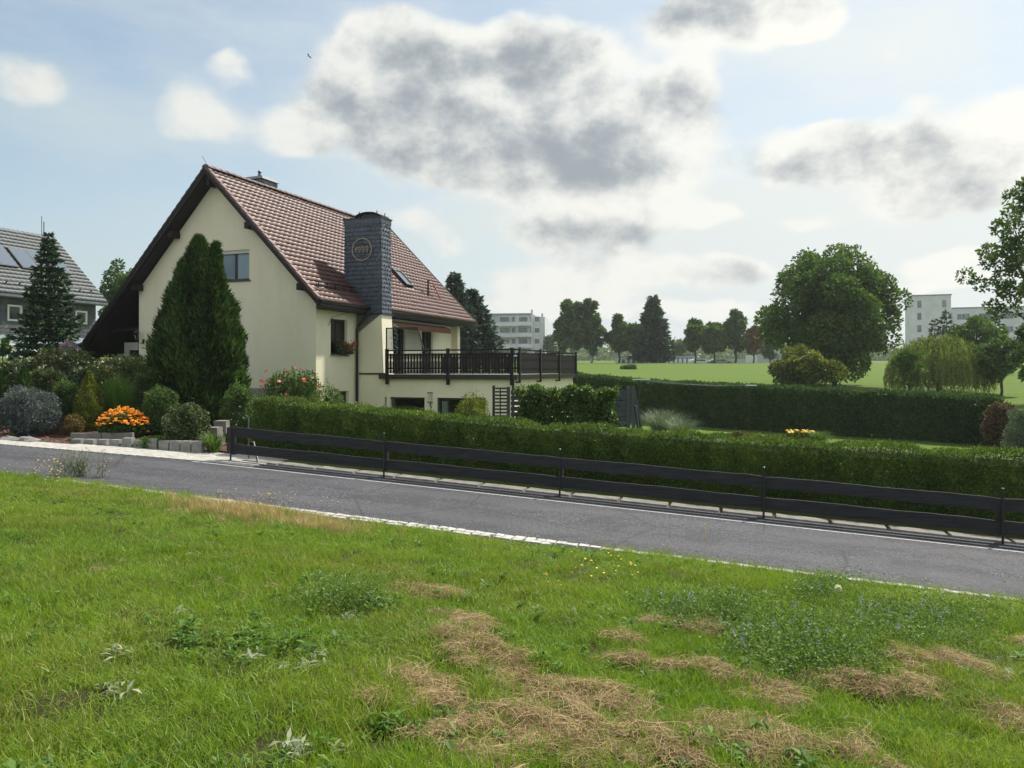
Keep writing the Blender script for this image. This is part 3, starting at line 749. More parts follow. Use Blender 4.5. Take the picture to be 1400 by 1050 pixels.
# roof hatch with pane, vent pipes, ladder hook
sy0, sy1, sx0, sx1 = 8.2, 8.95, -1.58, -.82
hat = MB()
def onroof(x, y, h): return (x + h * K1 / math.hypot(1, K1), y, rz_(x) + h / math.hypot(1, K1))
def roofbox(mb, x0, x1, y0, y1, h0, h1):
    return mb.hexa([onroof(x0, y0, h0), onroof(x1, y0, h0), onroof(x1, y1, h0), onroof(x0, y1, h0), onroof(x0, y0, h1), onroof(x1, y0, h1), onroof(x1, y1, h1), onroof(x0, y1, h1)])
roofbox(hat, sx0, sx1, sy0, sy0 + .07, -.1, .12); roofbox(hat, sx0, sx1, sy1 - .07, sy1, -.1, .12); roofbox(hat, sx0, sx0 + .07, sy0 + .07, sy1 - .07, -.1, .12); roofbox(hat, sx1 - .07, sx1, sy0 + .07, sy1 - .07, -.1, .12)
ho = HP(hat, 'roof_window', M['metal_black'])
pn = MB(); roofbox(pn, sx0 + .07, sx1 - .07, sy0 + .07, sy1 - .07, .05, .08); pn.build('pane', M['solar'], ho)
pp = MB(); x, y = -.55, 10.0; pp.tube([(x, y, rz_(x) - .1), (x, y, rz_(x) + .75)], .045, 8); HP(pp, 'vent_pipe', M['metal_black'])
pp = MB(); x, y = -.45, 10.6; pp.bar((x - .15, y, rz_(x) + .75), (x + .25, y + .05, rz_(x) - .05), .09, .05); HP(pp, 'roof_hook', M['orange'])
HP(MB().tube([(RX, -.45, RZ), (RX - .18, -.50, RZ + .38)], .008, 5), 'lightning_rod', M['metal_black'])
HP(MB().bar((.02, .75, 1.62), (.02, 1.0, 1.95), .01, .02).bar((.02, 1.0, 1.95), (.3, 1.9, 2.2), .012, .012), 'cable', M['metal_black'])

# slate shingles on planes -------------------------------------------------------
def shingle_plane(mb, o, ux, uy, w, h, nrm, sw=.19, sh=.17, th=.017, skew=.28):
    o = Vector(o); ux = Vector(ux); uy = Vector(uy); nrm = Vector(nrm)
    nr = int(h / sh)
    for r in range(nr + 1):
        y0 = h - (r + 1) * sh; y1 = h - r * sh
        if y1 <= .02: break
        y0 = max(y0, 0); xo = -random.uniform(0, sw)
        while xo < w:
            x0 = max(xo, 0); x1 = min(xo + sw * random.uniform(.92, 1.08), w); xo = xo + sw
            if x1 - x0 < .02: continue
            k = skew * sh if r % 1 == 0 else 0
            b0 = nrm * (th * random.uniform(1.4, 2.2)); b1 = nrm * (th * .4)
            A = o + ux * (x0 + .006) + uy * (y0 + random.uniform(0, .006)) + b0; B = o + ux * (x1 - .006) + uy * (y0 + (k if x1 < w else 0)) + b0
            C_ = o + ux * (x1 - .006) + uy * y1 + b1; D = o + ux * (x0 + .006) + uy * y1 + b1
            A2 = o + ux * (x0 + .006) + uy * y0; B2 = o + ux * (x1 - .006) + uy * (y0 + (k if x1 < w else 0)); 
            mb.add([A, B, C_, D, A2, B2], [(0, 1, 2, 3), (4, 5, 1, 0), (5, 2, 1)])
CT_Z, CB_Z = 5.90, 2.16
core = MB().hexa([(CHX0, CHY0, 1.0), (1.13, CHY0, CB_Z), (1.13, CHY1 + .05, CB_Z), (CHX0, CHY1 + .05, 1.0), (CHX0, CHY0, CT_Z), (CHX1, CHY0, CT_Z), (CHX1, CHY1, CT_Z), (CHX0, CHY1, CT_Z)])
chim = HP(core, 'chimney', M['slate'])
sh = MB()
shingle_plane(sh, (CHX0, CHY0 - .002, CB_Z), (1, 0, 0), (0, 0, 1), CHX1 - CHX0 + .02, CT_Z - CB_Z, (0, -1, 0))
shingle_plane(sh, (CHX1 + .045, CHY0, CB_Z), (0, 1, 0), (-.011, 0, 1), CHY1 - CHY0 + .02, CT_Z - CB_Z, (1, 0, 0), skew=.6)
shingle_plane(sh, (CHX0, CHY1 + .03, CB_Z), (1, 0, 0), (0, 0, 1), CHX1 - CHX0, CT_Z - CB_Z, (0, 1, 0))
shingle_plane(sh, (CHX0 - .002, CHY0, 3.0), (0, 1, 0), (0, 0, 1), CHY1 - CHY0, CT_Z - 3.0, (-1, 0, 0))
o = sh.build('slate_shingles', M['slate'], chim, fix=False); o['kind'] = 'stuff'
# scalloped top row, cap slab, hood
sc_ = MB()
for i in range(12):
    x = CHX0 + (i + .5) * (CHX1 - CHX0) / 12
    sc_.tube([(x, CHY0 - .035, CT_Z - .20), (x, CHY0 - .02, CT_Z - .20)], .066, 10)
for i in range(6):
    y = CHY0 + (i + .5) * (CHY1 - CHY0) / 6
    sc_.tube([(CHX1 + .035, y, CT_Z - .20), (CHX1 + .02, y, CT_Z - .20)], .06, 10)
sc_.box(CHX0 - .02, CHX1 + .05, CHY0 - .045, CHY0 - .01, CT_Z - .19, CT_Z).box(CHX1 + .01, CHX1 + .045, CHY0 - .04, CHY1 + .02, CT_Z - .19, CT_Z)
sc_.build('slate_border', M['slate'], chim)
MB().box(CHX0 - .05, CHX1 + .07, CHY0 - .07, CHY1 + .06, CT_Z, CT_Z + .05).build('cap_slab', M['metal_black'], chim)
hd = MB(); n = 8; xa, xb = -.05, 1.02
for k in range(n + 1):
    w = math.pi * (.14 + .72 * k / n)
    for yy in (CHY0 - .02, CHY1 + .0):
        hd.v.append((( xa + xb) / 2 - .62 * math.cos(w) / 1.0, yy, CT_Z + .02 + .25 * math.sin(w)))
for k in range(n): hd.f.append((2 * k, 2 * k + 1, 2 * k + 3, 2 * k + 2))
b = len(hd.v); hd.v += [(v[0], v[1], v[2] - .03) for v in hd.v[:b]]
for k in range(n): hd.f.append((b + 2 * k, b + 2 * k + 2, b + 2 * k + 3, b + 2 * k + 1))
hd.f += [(0, 2, b + 2, b), (1, b + 1, b + 3, 3)]
for k in range(n): hd.f += [(2 * k, b + 2 * k, b + 2 * k + 2, 2 * k + 2), (2 * k + 1, 2 * k + 3, b + 2 * k + 3, b + 2 * k + 1)]
for xx in (.08, .88):
    for yy in (CHY0 + .05, CHY1 - .1): hd.box(xx, xx + .03, yy, yy + .03, CT_Z + .05, CT_Z + .30)
hd.box(.18, .80, CHY0 + .12, CHY1 - .12, CT_Z + .05, CT_Z + .22)
hd.build('chimney_hood', M['metal_black'], chim)
# ring with the year 1999
cx, cz, rr = .287, 4.69, .43
yb = CHY0 - .055
ring = MB().tube([(cx + rr * math.cos(2 * math.pi * k / 36), yb, cz + rr * math.sin(2 * math.pi * k / 36)) for k in range(37)], .018, 6)
ring.build('ring', M['brass'], chim)
def stroke(mb, pts, r=.014):
    mb.tube([(cx + p[0], yb, cz + p[1]) for p in pts], r, 5)
ym = MB()
stroke(ym, [(-.30, .02), (-.255, .10), (-.255, -.10)], .016); stroke(ym, [(-.33, .00), (-.30, .03), (-.28, .07)], .012)
for i, xo in enumerate((-.13, .04, .21)):
    pts = [(xo + .055 * math.cos(t_), .045 + .055 * math.sin(t_)) for t_ in np.linspace(0, 2 * math.pi, 13)]
    stroke(ym, pts); stroke(ym, [(xo + .055, .045), (xo + .055, -.04), (xo + .02, -.10), (xo - .04, -.10)])
ym.build('year_1999', M['brass'], chim)
sp_ = MB(); stroke(sp_, [(-.22, .16), (-.10, .26), (.02, .30), (.10, .24), (.04, .20), (-.05, .23)], .007); stroke(sp_, [(-.02, .30), (.10, .22), (.24, .19)], .007); stroke(sp_, [(-.2, -.2), (0, -.24), (.2, -.2)], .007)
sp_.build('scroll_ornament', M['metal_black'], chim)
# low slate chimney behind the ridge
rcx, rcy = -5.25, 3.55
rch = HP(MB().box(rcx - .45, rcx + .45, rcy - .5, rcy + .5, 5.8, 8.02), 'ridge_chimney', M['slate'])
sh = MB(); shingle_plane(sh, (rcx - .45, rcy - .502, 6.6), (1, 0, 0), (0, 0, 1), .9, 1.42, (0, -1, 0)); shingle_plane(sh, (rcx + .452, rcy - .5, 6.6), (0, 1, 0), (0, 0, 1), 1.0, 1.42, (1, 0, 0))
o = sh.build('slate_shingles', M['slate'], rch, fix=False); o['kind'] = 'stuff'
c_ = MB().hexa([(rcx - .52, rcy - .58, 8.02), (rcx + .52, rcy - .58, 8.02), (rcx + .52, rcy + .58, 8.02), (rcx - .52, rcy + .58, 8.02), (rcx - .40, rcy - .42, 8.17), (rcx + .40, rcy - .42, 8.17), (rcx + .40, rcy + .42, 8.17), (rcx - .40, rcy + .42, 8.17)])
c_.lathe([(.10, 8.17), (.07, 8.30), (.05, 8.36), (.09, 8.42), (.02, 8.50)], (rcx, rcy - .1, 0), 10)
c_.build('chimney_cap', M['slate'], rch)

# bay below the chimney (plaster, leaning), drip edge
BAY = MB().hexa([(0, CHY0, -3.2), (1.36, CHY0, -3.2), (1.36, CHY1 + .1, -3.2), (0, CHY1 + .1, -3.2), (0, CHY0, CB_Z), (1.13, CHY0, CB_Z), (1.13, CHY1 + .05, CB_Z), (0, CHY1 + .05, CB_Z)])
HP(BAY, 'chimney_bay', M['plaster'])
HP(MB().box(.15, 1.42, CHY0 - .05, CHY0 - .002, -.20, -.14).box(CHX0 + .6, 1.19, CHY0 - .03, CHY1 + .12, CB_Z - .03, CB_Z + .012), 'drip_edge', M['metal_dark'])
# garage with terrace
GX, GY0, GY1 = 6.65, CHY0 + .004, 10.25
g1 = [(.85, -3.1), (3.0, -3.1), (3.0, -1.07), (.85, -1.07)]; g2 = [(3.52, -3.1), (5.5, -3.1), (5.5, -1.07), (3.52, -1.07)]
HP(MB().slab([(1.37, -3.2), (GX, -3.2), (GX, -.36), (1.37, -.36)], [[(1.5, -3.1), (3.0, -3.1), (3.0, -1.07), (1.5, -1.07)], g2], lambda a, b, d: (a, GY0 + d, b), .25)
   .slab([(.02, -3.2), (1.37, -3.2), (1.37, -.36), (.02, -.36)], [[(.85, -3.1), (1.36, -3.1), (1.36, -1.07), (.85, -1.07)]], lambda a, b, d: (a, GY0 - .012 + d, b), .01), 'garage_front_wall', M['plaster'])
HP(MB().box(GX - .25, GX + .002, GY0 + .252, GY1, -3.2, -.36).box(.02, GX - .25, GY1 - .25, GY1, -3.2, -.36), 'garage_wall', M['plaster'])
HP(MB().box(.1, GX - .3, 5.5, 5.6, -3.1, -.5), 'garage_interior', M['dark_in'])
for (xa, xb) in ((.85, 3.0), (3.52, 5.5)):
    fr_ = HP(MB().box(xa + .0, xa + .07, GY0 + .1, GY0 + .18, -3.1, -1.07).box(xb - .07, xb, GY0 + .1, GY0 + .18, -3.1, -1.07).box(xa + .07, xb - .07, GY0 + .1, GY0 + .18, -1.15, -1.07)
             .box(xa + .40, xa + .46, GY0 + .1, GY0 + .18, -3.1, -1.15), 'garage_window', M['metal_black'])
    MB().box(xa + .07, xb - .07, GY0 + .13, GY0 + .14, -3.1, -1.15).build('pane', M['glass'], fr_)
    MB().box(xa + .10, xa + .38, GY0 + .22, GY0 + .25, -3.1, -1.2).build('curtain', M['curtain'], fr_)
lmp = HP(MB().box(3.19, 3.33, GY0 - .12, GY0 - .004, -1.22, -.90), 'wall_lamp', M['shutter']); MB().box(3.175, 3.345, GY0 - .135, GY0 - .0, -.90, -.87).box(3.175, 3.345, GY0 - .135, GY0 - .0, -1.25, -1.22).build('lamp_cap', M['metal_black'], lmp)
HP(MB().tube([(3.26, GY0 - .03, -1.5), (3.30, GY0 - .03, -1.42), (3.24, GY0 - .03, -1.38), (3.28, GY0 - .03, -1.30)], .02, 5), 'wall_ornament', M['metal_black'])
HP(MB().box(1.14, GX + .12, GY0 - .16, GY1 + .12, -.345, -.20).box(.0, 1.14, CHY1 + .12, GY1 + .12, -.345, -.20), 'terrace_slab', M['zinc'])
HP(MB().box(1.12, GX + .14, GY0 - .20, GY0 - .16, -.37, -.19).box(GX + .12, GX + .16, GY0 - .20, GY1 + .14, -.37, -.19), 'terrace_fascia', M['metal_dark'])
HP(MB().tube([(GX - .02, GY0 - .1, -.36), (GX - .02, GY0 - .08, -3.1)], .045, 8), 'terrace_downpipe', M['metal_dark'])
# railing
RT, RB = .745, -.16
fy = GY0 - .12
rl = MB().box(1.42, GX + .10, fy - .05, fy + .05, RT - .05, RT).box(1.42, GX + .06, fy - .025, fy + .015, RT - .22, RT - .15).box(1.42, GX + .06, fy - .025, fy + .015, RB + .16, RB + .23)
rail = HP(rl, 'railing', M['rail'])
sx = GX + .08
rl2 = MB().box(sx - .05, sx + .05, fy + .06, GY1 + .1, RT - .05, RT).box(sx - .015, sx + .02, fy + .06, GY1 + .1, RT - .22, RT - .15).box(sx - .015, sx + .02, fy + .06, GY1 + .1, RB + .16, RB + .23)
rail2 = HP(rl2, 'railing', M['rail'])
rl3 = MB().box(.0, sx - .06, GY1 + .02, GY1 + .10, RT - .05, RT).box(.0, sx - .06, GY1 + .04, GY1 + .08, RT - .22, RT - .15).box(.0, sx - .06, GY1 + .04, GY1 + .08, RB + .16, RB + .23)
rail3 = HP(rl3, 'railing', M['rail'])
def slat_mesh():
    prof = [(.048, 0), (.052, .12), (.032, .19), (.050, .27), (.052, .50), (.032, .60), (.050, .68), (.050, .80), (.030, .86), (.01, .90)]
    mb = MB(); n = len(prof)
    for d in (-.012, .012):
        for (w, z) in prof: mb.v += [(-w, d, z), (w, d, z)]
    for k in range(n - 1):
        mb.f.append((2 * k, 2 * k + 1, 2 * k + 3, 2 * k + 2)); q = 2 * n
        mb.f.append((q + 2 * k, q + 2 * k + 2, q + 2 * k + 3, q + 2 * k + 1))
        mb.f.append((2 * k, 2 * k + 2, q + 2 * k + 2, q + 2 * k)); mb.f.append((2 * k + 1, q + 2 * k + 1, q + 2 * k + 3, 2 * k + 3))
    me = mb.mesh('slat'); me.materials.append(M['rail']); return me
sme = slat_mesh()
def slats(parent, pts, rot):
    for (x, y) in pts:
        o = bpy.data.objects.new('slat', sme); COL.objects.link(o); o.parent = parent; o.location = (x, y, RB + random.uniform(-.006, .006)); o.rotation_euler = (0, 0, rot + random.uniform(-.03, .03)); o.scale = (1, 1, .86)
slats(rail, [(x, fy - .045) for x in np.arange(1.50, GX + .02, .128)], 0)
slats(rail2, [(sx + .04, y) for y in np.arange(fy + .16, GY1 + .05, .118)], math.pi / 2)
slats(rail3, [(x, GY1 + .10) for x in np.arange(.1, GX, .128)], 0)
for x in (1.46, 4.05, GX - .55 + .5):
    MB().box(x - .045, x + .045, fy - .10, fy + .04, RB - .42, RT + .04).build('post', M['rail'], rail)
for y in (fy + .25, 5.2, 7.7, GY1):
    MB().box(sx + .04, sx + .11, y - .045, y + .045, RB - .30, RT + .06).box(sx - .40, sx + .11, y - .03, y + .03, RB - .34, RB - .28).build('post', M['metal_black'], rail2)
# wind screen of glass above the front rail
ws = HP(MB().box(1.40, 1.44, fy - .02, fy + .02, RT, RT + .86).box(1.44, 2.78, fy - .02, fy + .02, RT + .82, RT + .86).hexa([(2.74, fy - .02, RT + .82), (2.78, fy - .02, RT + .82), (2.78, fy + .02, RT + .82), (2.74, fy + .02, RT + .82), (2.74, fy - .02, RT + .83), (2.78, fy - .02, RT + .84), (2.78, fy + .02, RT + .84), (2.74, fy + .02, RT + .83)])
        .bar((2.78, fy, RT + .84), (3.02, fy, RT), .04, .04, (0, 1, 0)), 'wind_screen', M['metal_black'])
MB().hexa([(1.44, fy - .005, RT), (3.0, fy - .005, RT), (3.0, fy + .005, RT), (1.44, fy + .005, RT), (1.44, fy - .005, RT + .82), (2.76, fy - .005, RT + .82), (2.76, fy + .005, RT + .82), (1.44, fy + .005, RT + .82)]).build('pane', M['glass'], ws)
# windows
def window(name, frame, w0, w1, z0, z1, parts, sillmat, curtain=None, mull=(), inset=.14, fm='metal_black', shutter=False):
    """frame(a, d, z): a along wall, d depth"""
    def bx(mb, a0, a1, d0, d1, za, zb):
        return mb.hexa([frame(a0, d0, za), frame(a1, d0, za), frame(a1, d1, za), frame(a0, d1, za), frame(a0, d0, zb), frame(a1, d0, zb), frame(a1, d1, zb), frame(a0, d1, zb)])
    t_ = .07
    mb = MB(); bx(mb, w0, w0 + t_, inset, inset + .06, z0, z1); bx(mb, w1 - t_, w1, inset, inset + .06, z0, z1); bx(mb, w0 + t_, w1 - t_, inset, inset + .06, z0, z0 + t_); bx(mb, w0 + t_, w1 - t_, inset, inset + .06, z1 - t_, z1)
    for m0 in mull: bx(mb, m0 - .04, m0 + .04, inset - .003, inset + .055, z0 + t_, z1 - t_)
    wo = HP(mb, name, M[fm])
    bx(MB(), w0 + t_, w1 - t_, inset + .025, inset + .035, z0 + t_, z1 - t_).build('pane', M['glass'], wo)
    bx(MB(), w0 - .04, w1 + .06, -.06, inset, z0 - .05, z0 + .002).build('sill', sillmat, wo)
    if shutter: bx(MB(), w0 + .002, w1 - .002, .04, inset - .005, z1 - .13, z1 - .002).build('shutter_box', M['shutter'], wo)
    if curtain:
        for (a0, a1) in curtain:
            mb = MB(); n = max(4, int((a1 - a0) / .05)); zt, zb = z1 - t_, z0 + t_
            for i in range(n + 1):
                aa = a0 + (a1 - a0) * i / n; dd = inset + .075 + .018 * math.sin(i * 1.9)
                mb.v += [frame(aa, dd, zb), frame(aa, dd, zt)]
            for i in range(n): mb.f.append((2 * i, 2 * i + 2, 2 * i + 3, 2 * i + 1))
            mb.build('curtain', M['curtain'], wo, fix=False)
    return wo
window('window', lambda a, d, z: (a, d, z), -4.42, -2.95, 3.36, 4.50, None, M['metal_dark'], [(-3.66, -3.04)], (-3.68,), .12, shutter=True)
window('window', lambda a, d, z: (-d, a, z), .93, 2.06, .55, 1.90, None, M['concrete'], [(1.0, 1.25)], (1.5,), .13)
window('window', lambda a, d, z: (-d, a, z), 1.55, 2.15, -1.6, -.83, None, M['concrete'], None, (), .13)
window('terrace_door', lambda a, d, z: (-.35 - d, a, z), 6.2, 7.35, -.2, 2.0, None, M['concrete'], [(6.3, 6.7)], (6.78,), .1)
window('terrace_door', lambda a, d, z: (-.35 - d, a, z), 8.95, 10.1, -.2, 1.85, None, M['concrete'], [(9.0, 9.4)], (9.5,), .1)
HP(MB().box(-.34, .12, 3.75, 10.6, 2.03, 2.15), 'awning_box', M['shutter']); HP(MB().hexa([(.12, 3.8, 1.86), (.44, 3.8, 1.72), (.44, 10.5, 1.72), (.12, 10.5, 1.86), (.12, 3.8, 2.06), (.44, 3.8, 1.95), (.44, 10.5, 1.95), (.12, 10.5, 2.06)]), 'awning', M['awning'])
# wall lantern left of the gable
ln_ = HP(MB().tube([(-8.1, -.02, 1.15), (-8.1, -.12, 1.02), (-8.2, -.2, 1.08), (-8.22, -.24, 1.2)], .014, 6).box(-8.14, -8.06, -.035, -.004, 1.02, 1.2), 'wall_lantern', M['metal_black'])
MB().lathe([(.05, 1.20), (.10, 1.44)], (-8.22, -.24, 0), 6).build('lantern_glass', M['glass'], ln_)
MB().lathe([(.13, 1.44), (.06, 1.54), (.015, 1.58), (.02, 1.62)], (-8.22, -.24, 0), 6).lathe([(.03, 1.16), (.06, 1.20)], (-8.22, -.24, 0), 6).build('lantern_cap', M['metal_black'], ln_)
# geranium box on the side window (thing)
def world_of(hx, hy, z):
    return Vector((HO[0] + hx * CT - hy * ST, HO[1] + hx * ST + hy * CT, z))
p_ = world_of(.13, 1.72, .58)
fb = empty('flower_box', p_, R(-20.7)); tag(fb, 'window box of red and pale pink geraniums on the side window sill', 'flower box')
MB().box(-.09, .09, -.40, .40, 0, .15).build('box', M['wood'], fb)
pts = rng.normal(size=(420, 3)) * np.array([.10, .26, .11]) + np.array([.03, .05, .24])
V, T = leaves(pts, .07, .06, None, 1); link('foliage', quadmesh('foliage', V, T), M['leaf'], fb)
pts = []
for k in range(17):
    c0 = np.array([random.uniform(.0, .16), random.uniform(-.30, .50), random.uniform(.10, .48)])
    pts.append(c0 + rng.normal(size=(16, 3)) * .030)
V, T = leaves(np.concatenate(pts), .05, .05, None, 1, tint=np.repeat(rng.random(17), 16)); link('blossoms', quadmesh('blossoms', V, T), M['petal_red'], fb)
# wind spiral hanging at the bay
p_ = world_of(1.25, 3.62, 0)
sp1 = MB(); pts = []
for k in range(90):
    w = k * .55; r_ = .06 + .03 * math.sin(k * .2); pts.append((r_ * math.cos(w), r_ * math.sin(w), 1.85 - k * .0145))
sp1.tube(pts, .009, 4); tag(sp1.build('wind_spiral', M['zinc'], None, p_), 'twisted pale metal wind spiral hanging beside the chimney bay on the terrace', 'ornament')

# ------------------------------------------------------------------ neighbour's house at the left
NO = (at(147, 50), 50.0)
nb = empty('slate_house', (NO[0], NO[1], -.4), R(-20.7)); tag(nb, 'slate clad house with grey tiled roof and solar panels behind the fir at left edge', 'house')
nz0 = .4    # parent's base is z=-.4 ; eye coords = local - .4
def NPb(mb, name, mat, parent=nb, **k): return mb.build(name, mat, parent, (0, 0, nz0) if parent is nb else (0, 0, 0), **k)
EZ, RZN, NWX = 4.35, 8.80, -4.72
nzf = lambda x: EZ + (RZN - EZ) * (x / NWX)
yA, yB = -17.0, 0.0
mb = MB().hexa([(0, yA, EZ - .22), (NWX, yA, RZN - .22), (NWX, yB, RZN - .22), (0, yB, EZ - .22), (0, yA, EZ - .04), (NWX, yA, RZN - .04), (NWX, yB, RZN - .04), (0, yB, EZ - .04)][:8])
mb.hexa([(2 * NWX, yA, EZ - .22), (NWX, yA, RZN - .22), (NWX, yB, RZN - .22), (2 * NWX, yB, EZ - .22), (2 * NWX, yA, EZ - .04), (NWX, yA, RZN - .04), (NWX, yB, RZN - .04), (2 * NWX, yB, EZ - .04)])
nroof = NPb(mb, 'roof', M['tile_grey'])
lay_tiles(nroof, M['tile_grey'], .04, NWX, lambda x: nzf(x), yA, yB, .33, .36, (0, 0, 0), 0, True)
wx = -.45; wy = -.5
def slabx(holes, z0, z1): return MB().slab([(yA + .5, z0), (wy, z0), (wy, z1), (yA + .5, z1)], holes, lambda a, b, d: (wx - d, a, b), .3)
def uy(u, xx=-.45):   # local y on wall for image column u
    # X = NO.x + xx*CT - y*ST ; Y = NO.y + xx*ST + y*CT
    k = (u - 700) / 1060; return (k * (NO[1] + xx * ST) - NO[0] - xx * CT) / (-ST - k * CT)
def Yw(y, xx=-.45): return NO[1] + xx * ST + y * CT
wins = []
for (u0, u1, v0, v1) in ((10, 30, 417, 439), (103, 119, 425, 443)):
    a0, a1 = uy(u0), uy(u1); Ym = Yw((a0 + a1) / 2); wins.append((a0, a1, zp(v1, Ym), zp(v0, Ym)))
lows = []
for (u0, u1, v0, v1) in ((8, 29, 470, 494), (78, 92, 474, 494)):
    a0, a1 = uy(u0), uy(u1); Ym = Yw((a0 + a1) / 2); lows.append((a0, a1, zp(v1, Ym), zp(v0, Ym)))
h = lambda L_: [[(a, c_), (b, c_), (b, d_), (a, d_)] for (a, b, c_, d_) in L_]
o = NPb(slabx(h(wins), 1.98, EZ + .2), 'upper_wall', M['slate2'])
NPb(slabx(h(lows), -1.5, 1.98), 'lower_wall', M['wall_blue'])
mb = MB().slab([(2 * NWX + .5, -1.5), (wx - .3, -1.5), (wx - .3, EZ), (NWX, RZN - .25), (2 * NWX + .5, EZ)], [], lambda a, b, d: (a, wy - d, b), .3); NPb(mb, 'end_wall', M['slate2'])
shm = MB(); shingle_plane(shm, (wx + .002, yA + .6, 2.0), (0, 1, 0), (0, 0, 1), (wy - yA - .6), 2.25, (1, 0, 0), .3, .24, .014, .25)
def clip(mb, wl):
    vs = np.array(mb.v); keep = []
    for i in range(0, len(mb.f), 3):
        q = vs[list(mb.f[i])]; cyy, czz = q[:, 1].mean(), q[:, 2].mean()
        if any(a - .12 < cyy < b + .12 and c_ - .08 < czz < d_ + .08 for (a, b, c_, d_) in wl): continue
        keep += mb.f[i:i + 3]
    mb.f = keep
clip(shm, wins); o = NPb(shm, 'slate_shingles', M['slate2'], fix=False); o['kind'] = 'stuff'
for L_ in (wins, lows):
    for (a, b, z0, z1) in L_:
        e = .10
        fw = NPb(MB().box(wx - .12, wx + .03, a, a + e, z0, z1).box(wx - .12, wx + .03, b - e, b, z0, z1).box(wx - .12, wx + .03, a + e, b - e, z0, z0 + e).box(wx - .12, wx + .03, a + e, b - e, z1 - e, z1), 'window', M['white'])
        MB().box(wx - .08, wx - .07, a + e, b - e, z0 + e, z1 - e).build('pane', M['glass_far'], fw)
        if L_ is lows: MB().box(wx - .06, wx - .04, a + e, b - e, z0 + .5 * (z1 - z0), z1 - e).build('blind', M['shutter'], fw)
NPb(MB().box(-.02, .10, yA, yB, EZ - .22, EZ - .08).box(wx - .02, -.02, yA, yB, EZ - .26, EZ - .22), 'gutter', M['zinc'])
def nroofbox(mb, x0, x1, y0, y1, h0, h1):
    s_ = (RZN - EZ) / -NWX; q = math.hypot(1, s_)
    P_ = lambda x, y, h_: (x + h_ * s_ / q, y, nzf(x) + h_ / q)
    return mb.hexa([P_(x1, y0, h0), P_(x0, y0, h0), P_(x0, y1, h0), P_(x1, y1, h0), P_(x1, y0, h1), P_(x0, y0, h1), P_(x0, y1, h1), P_(x1, y1, h1)])
# solar panels : right bottom corner near px (100,377)
def solve_x(u, v):
    best = None
    for x in np.linspace(-4.7, 0, 95):
        y = uy(u, x); Y = Yw(y, x); e = abs(zp(v, Y) - nzf(x))
        if best is None or e < best[0]: best = (e, x, y)
    return best[1], best[2]
xb_, yb_ = solve_x(100, 376); xt_, yt_ = solve_x(72, 350)
pw = 1.05; yr = (yb_ + yt_) / 2
k = 0
for i in range(7):
    y1 = yr - i * (pw + .06) - (.25 if i >= 3 else 0); y0 = y1 - pw
    fp = NPb(nroofbox(MB(), xt_ - .05, xb_ + .05, y0 - .03, y1 + .03, .06, .13), 'solar_panel', M['metal_black'])
    nroofbox(MB(), xt_, xb_, y0 + .02, y1 - .02, .131, .14).build('pane', M['solar'], fp)
sgm = MB()
for yy in np.arange(-16, -.4, .8):
    nroofbox(sgm, -.62, -.58, yy, yy + .05, .0, .24)
nroofbox(sgm, -.61, -.585, yA + .3, yB - .3, .20, .23)
NPb(sgm, 'snow_guard', M['metal_black'])
for u in (57, 60):
    y = uy(u, NWX); NPb(MB().tube([(NWX, y, RZN - .1), (NWX, y, RZN + (1.25 if u == 57 else .9))], .02 if u == 57 else .03, 5), 'aerial', M['metal_black'])

